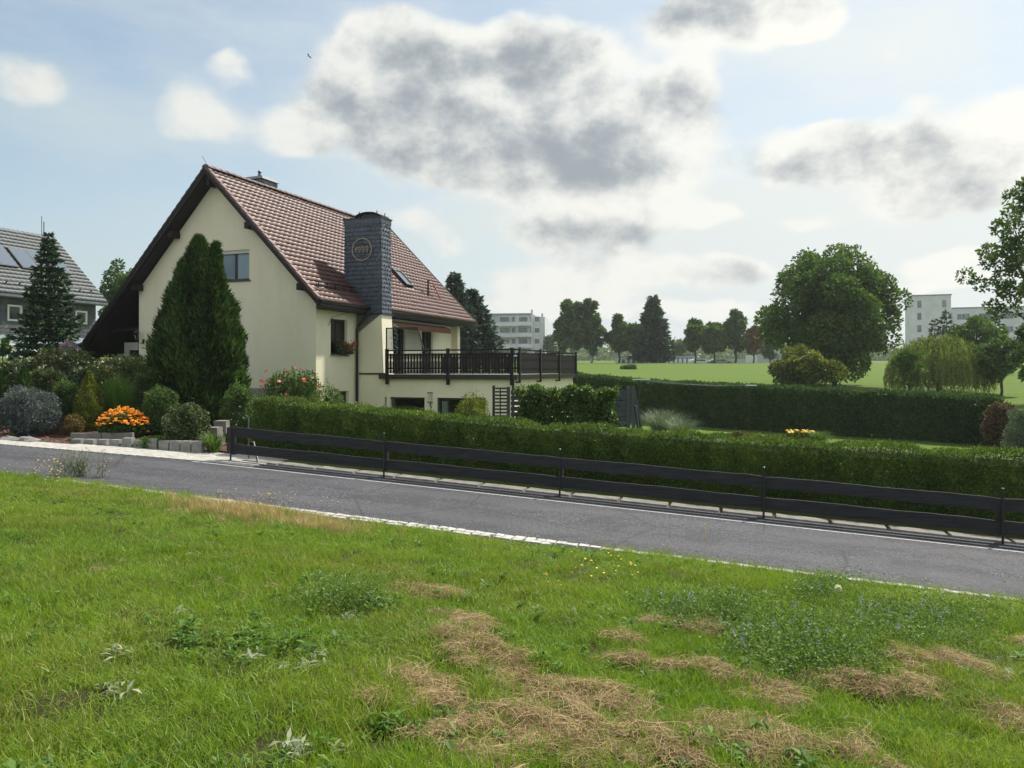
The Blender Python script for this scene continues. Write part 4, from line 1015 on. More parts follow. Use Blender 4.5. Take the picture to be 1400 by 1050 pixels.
# ------------------------------------------------------------------ vegetation builders
def crown(n, clumps, L, Wd, up=.25, shell=(.55, 1.0)):
    """clumps (c, r) arrays; leaves on clump shells, drooping outward"""
    C_ = np.array([c[0] for c in clumps]); r = np.array([c[1] for c in clumps])
    w = r ** 2; idx = rng.choice(len(clumps), n, p=w / w.sum())
    d = norm(rng.normal(size=(n, 3)) + np.array([0, 0, up]))
    rad = r[idx] * rng.uniform(shell[0], shell[1], n)
    P_ = C_[idx] + d * rad[:, None]
    ct = rng.normal(0, .10, len(clumps))[idx]
    return leaves(P_, L * rng.uniform(.7, 1.3, n), Wd * rng.uniform(.7, 1.3, n), d * .8 + np.array([0, 0, -.1]), .8, tint=np.clip(rng.random(n) * .75 + .12 + ct, 0, 1))
def deciduous(name, base, H, rx, trunk_h, nl, L, mat, label, catg='tree', ncl=60, ry=None, bark='bark', clr=.24, shape=1.0, group=None, trunk_r=None, lean=(0, 0)):
    ry = ry or rx; root = empty(name, base); tag(root, label, catg, group)
    ch = H - trunk_h; cc = np.array([lean[0], lean[1], trunk_h + ch / 2])
    cl = []
    for i in range(ncl):
        d = norm(rng.normal(size=(1, 3)))[0]; rr_ = rng.random() ** .38 * .84
        k = 1 + .16 * math.sin(3 * math.atan2(d[1], d[0]) + i) * (1 - abs(d[2]))
        zz = d[2] * rr_; wf = 1 - (.25 * shape) * max(zz, 0) - .12 * max(-zz, 0)
        c0 = cc + np.array([d[0] * rr_ * rx * k * wf, d[1] * rr_ * ry * k * wf, zz * ch / 2])
        cl.append((c0, clr * min(rx, ch / 2) * rng.uniform(.65, 1.25)))
    V, T = crown(nl, cl, L, L * .6)
    tr_ = trunk_r or H * .018
    tm = MB().tube([(0, 0, -.3), (0.02 * H, 0, trunk_h * .6), (cc[0] * .5, cc[1] * .5, trunk_h + ch * .35), (cc[0], cc[1], trunk_h + ch * .75)], [tr_ * 1.3, tr_, tr_ * .7, tr_ * .2], 8)
    for i in range(min(18, ncl)):
        c0 = cl[i][0]; s0 = (cc[0] * .4, cc[1] * .4, min(trunk_h * .8 + random.random() * ch * .4, c0[2] - .02))
        mid = tuple((s0[j] + c0[j]) / 2 + (0.06 * H * .3 if j == 2 else 0) for j in range(3))
        tm.tube([s0, mid, tuple(c0)], [tr_ * .4, tr_ * .25, tr_ * .08], 5)
    tm.build('trunk', M[bark], root, smooth=True)
    link('crown', quadmesh('crown', V, T), M[mat], root)
    return root
def conifer(name, base, H, r, mat, label, nlev=22, per=11, dens=34, droop=.28, low=.06, Ln=.12, catg='tree', group=None, power=.85, trunk=.02):
    root = empty(name, base); tag(root, label, catg, group)
    Ps, Ds, Ls = [], [], []
    tm = MB().tube([(0, 0, -.3), (0, 0, H * .5), (0, 0, H * .99)], [H * trunk, H * trunk * .6, .012], 7)
    for i in range(nlev):
        f = i / (nlev - 1); z = H * (low + (1 - low) * f ** .92); rl_ = r * (1 - f) ** power + .03 * r
        nb_ = max(4, int(per * (1 - f * .55))); off = random.random() * 6.28
        for k in range(nb_):
            w = off + 2 * math.pi * k / nb_ + random.uniform(-.2, .2); ln__ = rl_ * random.uniform(.74, 1.12)
            ns = max(6, int(dens * (ln__ / r) ** .8 + 5)); s_ = rng.random(ns) ** .75
            dz = -droop * ln__ * s_ + .22 * ln__ * s_ ** 3 + (.25 * ln__ * s_ if f > .8 else 0)
            base_ = np.stack([np.cos(w) * ln__ * s_, np.sin(w) * ln__ * s_, z + dz], 1)
            side = rng.normal(size=ns) * (.17 * ln__ * (1.1 - s_) + .02 * r)
            base_[:, 0] += -np.sin(w) * side; base_[:, 1] += np.cos(w) * side; base_[:, 2] += rng.normal(size=ns) * .02 * r
            dr = np.stack([np.full(ns, np.cos(w)) - np.sin(w) * side * 3 / max(ln__, .1), np.full(ns, np.sin(w)) + np.cos(w) * side * 3 / max(ln__, .1), np.full(ns, -.12)], 1)
            Ps.append(base_); Ds.append(dr); Ls.append(np.full(ns, 1.0))
            if ln__ > .25 * r: tm.tube([(0, 0, z), (math.cos(w) * ln__ * .5, math.sin(w) * ln__ * .5, z - droop * ln__ * .5), (math.cos(w) * ln__ * .9, math.sin(w) * ln__ * .9, z - droop * ln__ * .85 + .15 * ln__)], [H * .004, H * .003, H * .001], 4, False)
    P_ = np.concatenate(Ps); D_ = np.concatenate(Ds)
    V, T = leaves(P_, Ln * rng.uniform(.7, 1.5, len(P_)), Ln * .5, D_, .5)
    tm.build('trunk', M['bark'], root, fix=False)
    link('crown', quadmesh('crown', V, T), M[mat], root)
    return root
def shrub(name, base, rx, ry, h, n, L, mat, label, ncl=26, asp=.6, catg='shrub', group=None, flat=.0, core=True, upd=.3, extra=None):
    """rounded bush standing on its base"""
    root = empty(name, base); tag(root, label, catg, group)
    cl = []
    for i in range(ncl):
        w = random.random() * 6.28; f = random.random(); z = h * (.20 + .66 * f); rr_ = math.sqrt(max(0, 1 - ((z / h - .38) / .66) ** 2)) * random.uniform(.55, .86)
        cl.append((np.array([math.cos(w) * rr_ * rx, math.sin(w) * rr_ * ry, z]), .26 * min(rx, h * .7) * random.uniform(.7, 1.3)))
    parts = [crown(n, cl, L, L * asp, upd)]
    m_ = int(n * .7); d = norm(rng.normal(size=(m_, 3)) + np.array([0, 0, .15])); d[:, 2] = np.where(d[:, 2] < -.6, -d[:, 2], d[:, 2]); w = np.arctan2(d[:, 1], d[:, 0])
    q = (1 + .07 * np.sin(3 * w + h * 9) + .06 * np.sin(7 * w + 4 * d[:, 2]) + .05 * np.sin(9 * d[:, 2] + 5 * w)) * rng.uniform(.72, .95, m_)
    parts.append(leaves(np.stack([d[:, 0] * rx * q, d[:, 1] * ry * q, h * .42 + d[:, 2] * h * .56 * q], 1), L * rng.uniform(.7, 1.3, m_), L * asp, d * .8 + np.array([0, 0, upd]), .8))
    if core: parts.append(boxshell((0, 0, h * .38), rx * .56, ry * .56, h * .40))
    V, T = cat(parts); link('foliage', quadmesh('foliage', V, T), M[mat], root)
    sm_ = MB()
    for k in range(5):
        w = k * 1.3; sm_.tube([(0.03 * math.cos(w), .03 * math.sin(w), -.08), (rx * .3 * math.cos(w), ry * .3 * math.sin(w), h * .5)], [.02, .012], 5)
    sm_.build('stem', M['bark'], root)
    return root
def conebush(name, base, r, h, n, L, mat, label, leaders=((0, 0, 1.0),), rmax=.34, catg='shrub', asp=.42, group=None):
    """upright scale-leaved conifer: sprays standing on a pointed form"""
    root = empty(name, base); tag(root, label, catg, group)
    Ps, Ds, Tn = [], [], []
    for (ox, oy, hh) in leaders:
        H_ = h * hh; m_ = int(n * (hh if hh > .99 else hh * .5)); f = rng.random(m_) ** 1.25
        w = rng.random(m_) * 2 * math.pi
        def prof(f): return np.where(f < .28, .86 + .14 * np.sin(f / .28 * math.pi / 2), 1 - (np.maximum(f - .28, 0) / .72) ** 1.75)
        lump = 1 + .07 * np.sin(w * 5 + f * 9) + .06 * np.sin(w * 9 - f * 23) + .05 * np.sin(w * 3 + f * 41)
        rad = r * (1.0 if hh > .99 else .42) * prof(f) * lump * rng.uniform(.80, 1.03, m_)
        Ps.append(np.stack([ox * f ** .5 + np.cos(w) * rad, oy + np.sin(w) * rad, f * H_ * .97], 1))
        Ds.append(np.stack([np.cos(w) * .45, np.sin(w) * .45, np.full(m_, 1.0)], 1)); Tn.append(np.clip(rng.normal(.48, .26, m_) + .12 * np.sin(w * 5 + f * 9), 0, 1))
    V, T = leaves(np.concatenate(Ps), L * rng.uniform(.6, 1.4, sum(map(len, Ps))), L * asp, np.concatenate(Ds), .33, tint=np.concatenate(Tn))
    cv = []; nx, nz = 14, 10
    for i in range(nx):
        for j in range(nz):
            q = []
            for (a, b) in ((i, j), (i + 1, j), (i + 1, j + 1), (i, j + 1)):
                th = 2 * math.pi * a / nx; f = b / nz; rr_ = r * .78 * (.86 + .14 * math.sin(min(f, .28) / .28 * math.pi / 2) if f < .28 else 1 - ((f - .28) / .72) ** 1.7)
                q.append((rr_ * math.cos(th), rr_ * math.sin(th), f * h * .93))
            cv += q
    V = np.concatenate([V, np.array(cv)]); T = np.concatenate([T, np.full(len(cv), .3)])
    link('foliage', quadmesh('foliage', V, T), M[mat], root)
    MB().tube([(0, 0, -.1), (0, 0, h * .3)], r * .09 + .01, 6).build('stem', M['bark'], root)
    return root
def tuft(name, base, r, h, n, wd, mat, label, droop=.5, catg='plant', group=None, extra=None):
    """arching blades"""
    root = empty(name, base); tag(root, label, catg, group)
    w = rng.random(n) * 6.28; L = h * rng.uniform(.6, 1.1, n); o = rng.random(n) * r * .35
    lean = rng.uniform(.15, 1.0, n) * r; V = []
    segs = 4; nd_ = np.stack([np.cos(w), np.sin(w)], 1); sd_ = np.stack([-np.sin(w), np.cos(w)], 1)
    def pt(s): 
        x = o + lean * s ** 1.6; z = L * (s - droop * .55 * s ** 3 * (lean / r)); return np.stack([nd_[:, 0] * x, nd_[:, 1] * x, z], 1)
    for k in range(segs):
        s0, s1 = k / segs, (k + 1) / segs; p0, p1 = pt(s0), pt(s1); w0, w1 = wd * (1 - s0 * .7), wd * (1 - s1 * .85)
        S3 = np.concatenate([sd_, np.zeros((n, 1))], 1)
        V.append(np.stack([p0 - S3 * w0 / 2, p0 + S3 * w0 / 2, p1 + S3 * w1 / 2, p1 - S3 * w1 / 2], 1).reshape(-1, 3))
    V = np.concatenate(V); T = np.tile(np.repeat(rng.random(n), 4), segs)
    link('blades', quadmesh('blades', V, T), M[mat], root)
    return root
def flowers(root, pts, rad, mat, name='blossoms', petals=8, core=True):
    """open daisy-like heads: petals as quads"""
    n = len(pts); V = []; T = []
    for p in pts:
        nn = norm(np.array([[random.gauss(0, .35), random.gauss(-.35, .35), 1.0]]))[0]; a = norm(np.cross(nn, [[1, 0, 0]]))[0]; b = np.cross(nn, a); tt = random.random(); r_ = rad * random.uniform(.8, 1.2)
        for k in range(petals):
            w = 2 * math.pi * k / petals; d = a * math.cos(w) + b * math.sin(w); s = -a * math.sin(w) + b * math.cos(w)
            V += [p, p + d * r_ * .55 + s * r_ * .28, p + d * r_ - nn * r_ * .1, p + d * r_ * .55 - s * r_ * .28]; T += [tt] * 4
    return link(name, quadmesh(name, np.array(V), np.array(T)), M[mat], root)

# ------------------------------------------------------------------ front hedge
def hedge(name, a_pts, thick, zb, zt, n, L, mat, label, bulge=.0, pitch=.65, asp=.45, endcap=0.0):
    """a_pts: polyline [(X,Y)] of the near face; zb, zt per point; thickness away"""
    root = empty(name, (a_pts[0][0], a_pts[0][1], zb[0])); tag(root, label, 'hedge'); o3 = np.array([a_pts[0][0], a_pts[0][1], zb[0]])
    A = np.array(a_pts, float); seg = np.linalg.norm(np.diff(A, axis=0), axis=1); cum = np.concatenate([[0], np.cumsum(seg)]); LT = cum[-1]
    def fr(s):
        X = np.interp(s, cum, A[:, 0]); Y = np.interp(s, cum, A[:, 1]); zz0 = np.interp(s, cum, zb); zz1 = np.interp(s, cum, zt)
        return X, Y, zz0, zz1
    t_ = (A[-1] - A[0]) / np.linalg.norm(A[-1] - A[0]); nn = np.array([-t_[1], t_[0]]); nn = nn if nn[1] > 0 else -nn
    def surf(s, q, f):
        """q: 0 front,1 top,2 back ; f in 0..1 ; returns point & normal"""
    parts = []
    hgt = float(np.mean(np.array(zt) - np.array(zb)))
    for (side, frac) in (('front', .62), ('top', .26), ('back', .06), ('end0', .03), ('end1', .03)):
        m_ = int(n * frac); s = rng.random(m_) * LT; f = rng.random(m_)
        if side == 'end0': s = np.zeros(m_) + rng.uniform(-.02, .04, m_)
        if side == 'end1': s = LT + rng.uniform(-.04, .02, m_)
        X, Y, z0, z1 = fr(s)
        bl = bulge * np.abs(np.sin(s / pitch * math.pi)) + .04 * np.sin(s * 2.3) + .03 * np.sin(s * 7.1 + 2)
        jit = rng.normal(0, .012, m_)
        if side == 'front':
            zf = f ** .9; d = -bl - jit + .10 * zf ** 6; z = z0 + (z1 - z0) * zf + .03 * np.sin(s * 3.1); nv = np.array([-nn[0], -nn[1], .35])
            d += .05 * np.sin(s * 4 + zf * 7) * .6
        elif side == 'top':
            d = f * thick; edge_ = np.minimum(f, 1 - f); z = z1 - .06 * np.exp(-edge_ * 12) + bl * .5 + rng.normal(0, .02, m_) + np.where(rng.random(m_) < .03, rng.uniform(0, .11, m_), 0) + .03 * np.sin(s * 3.1); d -= bl * (1 - f); nv = np.array([0, 0, 1.0])
        elif side == 'back': d = thick + bl; z = z0 + (z1 - z0) * f; nv = np.array([nn[0], nn[1], .4])
        else: d = f * thick; z = z0 + (z1 - z0) * rng.random(m_); sg_ = -1 if side == 'end0' else 1; nv = np.array([t_[0] * sg_, t_[1] * sg_, .4])
        P_ = np.stack([X + nn[0] * d, Y + nn[1] * d, z], 1) - o3
        dirs = np.broadcast_to(nv * .7 + np.array([0, 0, .6]), (m_, 3))
        tn = np.clip(rng.random(m_) * .8 + .1 + (.0), 0, 1)
        parts.append(leaves(P_, L * rng.uniform(.6, 1.4, m_), L * asp, dirs, .55, tint=tn))
    ns = max(8, int(LT / .6)); V = []
    ss = np.linspace(0.06, LT - .06, ns); inn = .07
    X, Y, z0, z1 = fr(ss)
    ring = lambda i: [np.array([X[i] + nn[0] * d, Y[i] + nn[1] * d, z]) - o3 for (d, z) in ((inn, z0[i]), (inn, z1[i] - .18), (inn + .10, z1[i] - .06), (thick - inn, z1[i] - .06), (thick - inn, z0[i]))]
    for i in range(ns - 1):
        r0, r1 = ring(i), ring(i + 1)
        for k in range(4): V += [r0[k], r1[k], r1[k + 1], r0[k + 1]]
    for i in (0, ns - 1):
        r0 = ring(i); V += [r0[0], r0[1], r0[3], r0[4]]
    parts.append((np.array(V), np.full(len(V), .3)))
    V, T = cat(parts); link('foliage', quadmesh('foliage', V, T), M[mat], root)
    st = MB()
    for s in np.arange(.3, LT, pitch):
        X, Y, z0, z1 = fr(s); st.tube([(X + nn[0] * thick / 2 - o3[0], Y + nn[1] * thick / 2 - o3[1], z0 - .1 - o3[2]), (X + nn[0] * thick / 2 - o3[0], Y + nn[1] * thick / 2 - o3[1], z0 + .5 - o3[2])], .025, 5)
    st.build('stem', M['bark'], root)
    return root
av = [(-.30, 1.28), (3, 1.28), (7, 1.28), (11, 1.28), (15, 1.28), (20, 1.28), (26, 1.28)]
pts = [wc(a, c) for a, c in av]; zb = [float(roadz(a)) - .02 for a, c in av]
def ztop_at(pt, vtab):
    u = 700 + 1060 * pt[0] / pt[1]; return zp(np.interp(u, [360, 529, 765, 1043, 1400, 1700], vtab), pt[1])
zt = [ztop_at(p, [548, 566, 588, 606, 627, 643]) for p in pts]
HEDGE1 = hedge('thuja_hedge', pts, .85, zb, zt, 150000, .060, 'thuja', 'long clipped thuja hedge running behind the black plank fence', .10, .62)
B1 = (19.8, 31.0)
pts = [(3.0, 47.2), (7.4, 43.0), (12.6, 37.4), (17.0, 33.4), (19.3, 31.0)]
zb = [-3.0] * 5; zt = [zp(512, 47.2), zp(523, 43.0), zp(531, 37.4), zp(540, 33.4), zp(547, 31.0)]
hedge('far_hedge', pts, 1.1, zb, zt, 42000, .15, 'hedge2', 'tall dark hedge closing the garden below the open field', .05, 1.1)

# ------------------------------------------------------------------ black plank fence
fen = empty('plank_fence', (*wc(0, -.05), float(roadz(0)))); tag(fen, 'low black fence of two horizontal planks on slim posts along the road', 'fence'); kx = fen.location
def plank(a0, a1, c, h0, h1, wav):
    mb = MB(); n = 14; pts_t = []
    for i in range(n + 1):
        a = a0 + (a1 - a0) * i / n; zb_ = float(roadz(a)) + h0 + .005 * math.sin(a * 1.7 + wav); zt_ = float(roadz(a)) + h1 + .006 * math.sin(a * 2.9 + wav * 2) + .004 * math.sin(a * 9 + wav) + (-.01 if i in (0, n) else 0)
        for (dc, zz) in ((-.022, zb_), (-.022, zt_), (.022, zt_), (.022, zb_)):
            x, y = wc(a, c + dc); mb.v.append((x - kx[0], y - kx[1], zz - kx[2]))
    for i in range(n):
        for k in range(4): mb.f.append((4 * i + k, 4 * (i + 1) + k, 4 * (i + 1) + (k + 1) % 4, 4 * i + (k + 1) % 4))
    mb.f += [(0, 1, 2, 3), (4 * n + 3, 4 * n + 2, 4 * n + 1, 4 * n)]
    return mb
for i in range(6):
    a0, a1 = (4 * i - .14 if i == 0 else 4 * i + .008), 4 * i + 3.992
    plank(a0, a1, .02, .575, .80, i * 1.3).build('plank', M['fencewood'], fen)
    plank(a0, a1, .02, .175, .40, i * 2.1 + .7).build('plank', M['fencewood'], fen)
for i in range(7):
    x, y = wc(4 * i, -.045); z = float(roadz(4 * i)) - kx[2]
    p_ = MB().tube([(x - kx[0], y - kx[1], z - .1), (x - kx[0], y - kx[1], z + .96)], .021, 8).build('post', M['metal_black'], fen, smooth=False)
    MB().lathe([(.034, .955), (.034, .975), (.012, .99)], (x - kx[0], y - kx[1], z), 8).build('post_cap', M['metal_black'], p_)
    b_ = oriented(MB(), 4 * i, .085, .14, .08, .08, .62); klocal(b_).build('backing_block', M['fencewood'], fen)
x, y = wc(.45, .25)
p0_ = wc(.75, -.02); p1_ = wc(.35, .35)
MB().tube([(p0_[0] - kx[0], p0_[1] - kx[1], float(roadz(.7)) - kx[2] - .02), (p1_[0] - kx[0], p1_[1] - kx[1], float(roadz(.4)) - kx[2] + .45)], .025, 6).build('brace', M['metal_black'], fen)
for a, hh in ((.25, 1.05),):
    x, y = wc(a, .3); MB().tube([(x - kx[0], y - kx[1], .0), (x - kx[0], y - kx[1], hh)], .02, 6).build('rear_post', M['zinc'], fen)

# ------------------------------------------------------------------ left garden
def B(u, Y, z=None): X = at(u, Y); return (X, Y, gz(X, Y) if z is None else z)
conebush('columnar_thuja', B(272, 24.4), 1.34, 4.24 - gz(at(272, 24.4), 24.4), 52000, .20, 'thuja_dark', 'very tall dark green thuja with two tips in front of the gable wall', ((0, 0, 1.0), (.72, -.5, .95)), catg='tree', asp=.26)
conifer('fir_tree', B(67, 30), zp(322, 30) - gz(at(67, 30), 30), 1.50, 'fir', 'young fir tree with tiered branches in front of the slate house', 22, 15, 90, .20, .04, .17, trunk=.012)
rh = [(28, 25.5, 1.0, 492), (95, 25.8, 1.35, 477), (165, 25.4, 1.15, 484), (130, 24.0, .8, 500), (60, 24.2, .8, 503)]
rl_ = ['broad rhododendron at the left photo edge behind the blue dwarf pine', 'largest rhododendron mound below the fir tree', 'rhododendron mound beside the dark porch of the gable house', 'lower rhododendron behind the yellow cone shrub', 'lower rhododendron behind the small dark cone shrub']
for (u, Y, r_, v), lb in zip(rh, rl_):
    b = B(u, Y); shrub('rhododendron', b, r_, r_ * .8, zp(v, Y) - b[2], 5200, .13, 'rhodo', lb, 30, .36, upd=.5)
def sh_(name, u, Y, v, rpx, n, L, mat, label, **k):
    b = B(u, Y); h_ = zp(v, Y) - b[2]; r_ = rpx / 1060 * Y; return shrub(name, b, r_, r_, h_, n, L, mat, label, **k)
sh_('dwarf_pine', 38, 20.9, 530, 41, 9000, .085, 'bluepine', 'round blue grey dwarf pine at the road end of the mulch bed', asp=.22, upd=.4)
def cb_(name, u, Y, v, rpx, n, L, mat, label, **k):
    b = B(u, Y); return conebush(name, b, rpx / 1060 * Y, zp(v, Y) - b[2], n, L, mat, label, **k)
cb_('cone_shrub', 33, 22.6, 499, 15, 3500, .07, 'thuja_dark', 'small dark green cone shrub behind the blue dwarf pine')
cb_('cone_shrub', 3, 22.4, 506, 12, 2500, .07, 'thuja_dark', 'dark green cone shrub cut by the left photo edge')
cb_('cone_shrub', 122, 21.6, 507, 17, 5000, .07, 'leaf_yellow', 'yellow green cone shrub between rhododendrons and orange flowers')
sh_('green_shrub', 88, 22.3, 517, 19, 3000, .06, 'leaf_dark', 'low dark green shrub left of the yellow cone shrub')
b = B(160, 22.4); tuft('ornamental_grass', b, .62, zp(508, 22.4) - b[2], 1400, .014, 'weed', 'arching light green ornamental grass behind the orange flowers', .5)
sh_('dark_shrub', 205, 23.5, 500, 24, 4000, .07, 'leaf_dark', 'loose dark shrub at the foot of the tall thuja, left side')
sh_('dark_shrub', 219, 21.6, 526, 26, 5000, .06, 'leaf_dark', 'round dark green shrub right of the orange flowers')
sh_('variegated_shrub', 257, 20.3, 549, 31, 6500, .055, 'leaf_edge', 'shrub with cream edged leaves above the concrete palisades')
sh_('dark_shrub', 325, 22.6, 520, 26, 4500, .07, 'leaf_dark', 'dark shrub between the tall thuja and the front hedge')
sh_('dark_shrub', 350, 24.0, 540, 22, 3000, .07, 'leaf_dark', 'small dark shrub at the left end of the front hedge')
sh_('heather', 101, 21.0, 565, 14, 1200, .05, 'autumn', 'low brownish heather on the bark mulch')
b = B(292, 19.55); tuft('iris_clump', b, .42, .55, 170, .035, 'leaf', 'clump of sword shaped iris leaves at the fence end', .25)
b = B(210, 19.75); shrub('ground_ivy', (b[0], b[1], b[2] - .05), .48, .25, .36, 1800, .05, 'weed', 'bright green leafy plant hanging over the concrete palisades', 16, core=True)
# orange coneflowers
b = B(168, 20.9); cf = shrub('coneflowers', b, .64, .55, .62, 3200, .07, 'leaf_dark', 'mound of bright orange coneflowers in the mulch bed', 24, catg='flowers')
pts = []
for k in range(210):
    w = random.random() * 6.28; rr_ = math.sqrt(random.random()); pts.append(np.array([math.cos(w) * rr_ * .70, math.sin(w) * rr_ * .58, .82 - .42 * rr_ ** 2 + random.uniform(-.07, .04)]))
flowers(cf, pts, .055, 'petal_orange', petals=9)
mb = MB()
for p in pts: mb.lathe([(.013, 0), (.009, .014)], tuple(p), 5)
mb.build('flower_centres', M['core_orange'], cf, fix=False)['kind'] = 'stuff'
# mauve shrub by the neighbour
sh_('mauve_shrub', 95, 28.0, 462, 18, 1800, .09, 'petal_pink', 'mauve flowering shrub in front of the blue wall', core=False)
# roses beside the house
b = B(398, 25.0); rs = shrub('rose_bush', b, 1.05, .8, zp(502, 25) - b[2], 5200, .075, 'leaf', 'rose bush with red blossoms against the cream gable wall', 30, core=True)
pts = [np.array([random.uniform(-1.0, .95), random.uniform(-.8, .1), (zp(505, 25) - b[2]) * random.uniform(.62, 1.05)]) for _ in range(34)]
flowers(rs, pts, .07, 'petal_red', petals=7)
sh_('ball_shrub', 446, 23.4, 519, 30, 6500, .045, 'thuja', 'clipped dark ball shrub in front of the side wall window')
sh_('ball_shrub', 645, 21.6, 533, 30, 6500, .05, 'leaf_yellow', 'clipped yellow green ball shrub in front of the garage')
# concrete palisade wall
pal = empty('palisade_wall', (*wc(-4, .8), float(roadz(-4)))); tag(pal, 'low retaining wall of grey concrete palisades below the orange flowers', 'garden wall'); kx = pal.location
pm = MB(); 
def gp(u, v, Yg): return (at(u, Yg), Yg, zp(v, Yg))
us = [107, 124, 142, 159, 176, 192, 210, 226, 241, 256, 271]
for i, u in enumerate(us):
    Yg = 20.0 - .06 * i; X = at(u, Yg); zt_ = zp(600 + i * .3, Yg) + (.05 if i in (4, 6) else 0) ; zb_ = float(roadz(ac(X, Yg)[0])) - .15; w = 15.0 / 1060 * Yg / 2
    MB().hexa([(X - w - kx[0], Yg - .10 - kx[1], zb_ - kx[2]), (X + w - kx[0], Yg - .14 - kx[1], zb_ - kx[2]), (X + w - kx[0], Yg + .08 - kx[1], zb_ - kx[2]), (X - w - kx[0], Yg + .12 - kx[1], zb_ - kx[2]),
               (X - w * .94 - kx[0], Yg - .09 - kx[1], zt_ - kx[2]), (X + w * .94 - kx[0], Yg - .13 - kx[1], zt_ - kx[2]), (X + w * .94 - kx[0], Yg + .07 - kx[1], zt_ - kx[2]), (X - w * .94 - kx[0], Yg + .11 - kx[1], zt_ - kx[2])]).build('palisade', M['concrete'], pal)
for (u0, u1, Yg, v) in ((98, 140, 20.5, 592), (141, 182, 20.45, 591.5)):
    MB().box(at(u0, Yg) - kx[0], at(u1, Yg) - kx[0], Yg - .06 - kx[1], Yg + .06 - kx[1], -2.3 - kx[2], zp(v, Yg) - kx[2]).build('edging_slab', M['kerbconc'], pal)
def rock(name, base, r, label, mat='concrete', sq=.6):
    V = []; mb = MB(); n = 8; m_ = 5; ph = [random.uniform(.75, 1.2) for _ in range(60)]
    for j in range(m_ + 1):
        el = math.pi * j / m_
        for i in range(n):
            w = 2 * math.pi * i / n; k = ph[(i * 7 + j * 3) % 60]; mb.v.append((r[0] * k * math.sin(el) * math.cos(w), r[1] * k * math.sin(el) * math.sin(w), -r[2] * k * math.cos(el)))
    for j in range(m_):
        for i in range(n): mb.f.append((j * n + i, j * n + (i + 1) % n, (j + 1) * n + (i + 1) % n, (j + 1) * n + i))
    return tag(mb.build(name, M[mat], None, base), label, 'rock')
rock('boulder', B(38, 20.0), (.32, .22, .16), 'flat grey boulder under the blue dwarf pine')
rock('boulder', B(8, 19.9), (.40, .25, .14), 'pale boulder at the left photo edge beside the road', 'kerbconc')
for i, (u, v_) in enumerate(((292, 584), (290, 592), (293, 577))):
    tag(MB().box(-.17, .17, -.2, .2, -.35, 0).build('stone_step', M['kerbconc'], None, (at(u, 21.0), 21.0 + i * .3, zp(v_, 21.0))), ['middle pale stone step behind the variegated shrub', 'lowest pale stone step behind the variegated shrub', 'highest pale stone step behind the variegated shrub'][i], 'step')

# ------------------------------------------------------------------ garden behind the hedge
# slatted screen fence with climber
scr = empty('slat_screen', (at(775, 23.5), 23.5, -2.95)); tag(scr, 'anthracite slatted privacy screen half hidden by climbing leaves', 'screen fence'); ox, oy, oz = scr.location
yS = 23.5; ztp = zp(531.5, yS); posts_u = [695, 735, 780, 822, 857, 866]
x0s, x1s = at(697, yS), at(862, yS); z = ztp - .05; 
while z > -2.75:
    for (a_, b_) in ((697, 737), (737, 780), (780, 822), (822, 860)):
        MB().box(at(a_, yS) + .03 - ox, at(b_, yS) - .03 - ox, -.015, .015, z - .125 - oz, z - oz).build('slat', M['anthracite'], scr)
    z -= .165
for u in (695, 737, 780, 822, 859, 866): MB().box(at(u, yS) - .05 - ox, at(u, yS) + .05 - ox, -.05, .05, -3.0 - oz, ztp + .06 - oz).build('post', M['anthracite'], scr)
lt = MB()   # lattice return at the left
for zz in np.arange(-2.7, ztp, .105): lt.box(at(677, yS) - ox, at(693, yS) - ox, -.012, .012, zz - oz, zz + .05 - oz)
lt.box(at(675, yS) - ox - .04, at(675, yS) - ox + .04, -.04, .04, -3 - oz, ztp + .1 - oz).box(at(684, yS) - ox - .02, at(684, yS) - ox + .02, -.02, -.013, -3 - oz, ztp - oz)
lt.build('lattice', M['metal_black'], scr)
MB().bar((at(868, yS) - ox, .1, ztp - oz - .1), (at(890, yS) - ox, .5, -2.95 - oz), .06, .06).bar((at(868, yS) - ox, -.1, ztp - oz - .5), (at(880, yS) - ox, .3, -2.95 - oz), .06, .06).build('brace', M['anthracite'], scr)
b = (at(774, yS - .28), yS - .28, -2.9); root = empty('climbing_plant', b); tag(root, 'dense green climber covering the middle of the anthracite screen', 'climber')
w_ = 67 / 1060 * 23.2; hz = zp(529, 23.2) + 2.9
n = 16000; P_ = np.stack([rng.uniform(-w_, w_, n), rng.normal(0, .12, n), rng.random(n) ** .8 * hz], 1)
P_[:, 2] += .05 * np.sin(P_[:, 0] * 5) + .04 * np.sin(P_[:, 0] * 13); P_[:, 0] *= 1 + .05 * np.sin(P_[:, 2] * 6); P_[:, 1] += -.08 + .08 * np.sin(P_[:, 0] * 6) * np.sin(P_[:, 2] * 7)
V, T = leaves(P_, .095, .075, np.broadcast_to(np.array([0, -.6, -.1]), P_.shape), .8); link('foliage', quadmesh('foliage', V, T), M['leaf'], root)
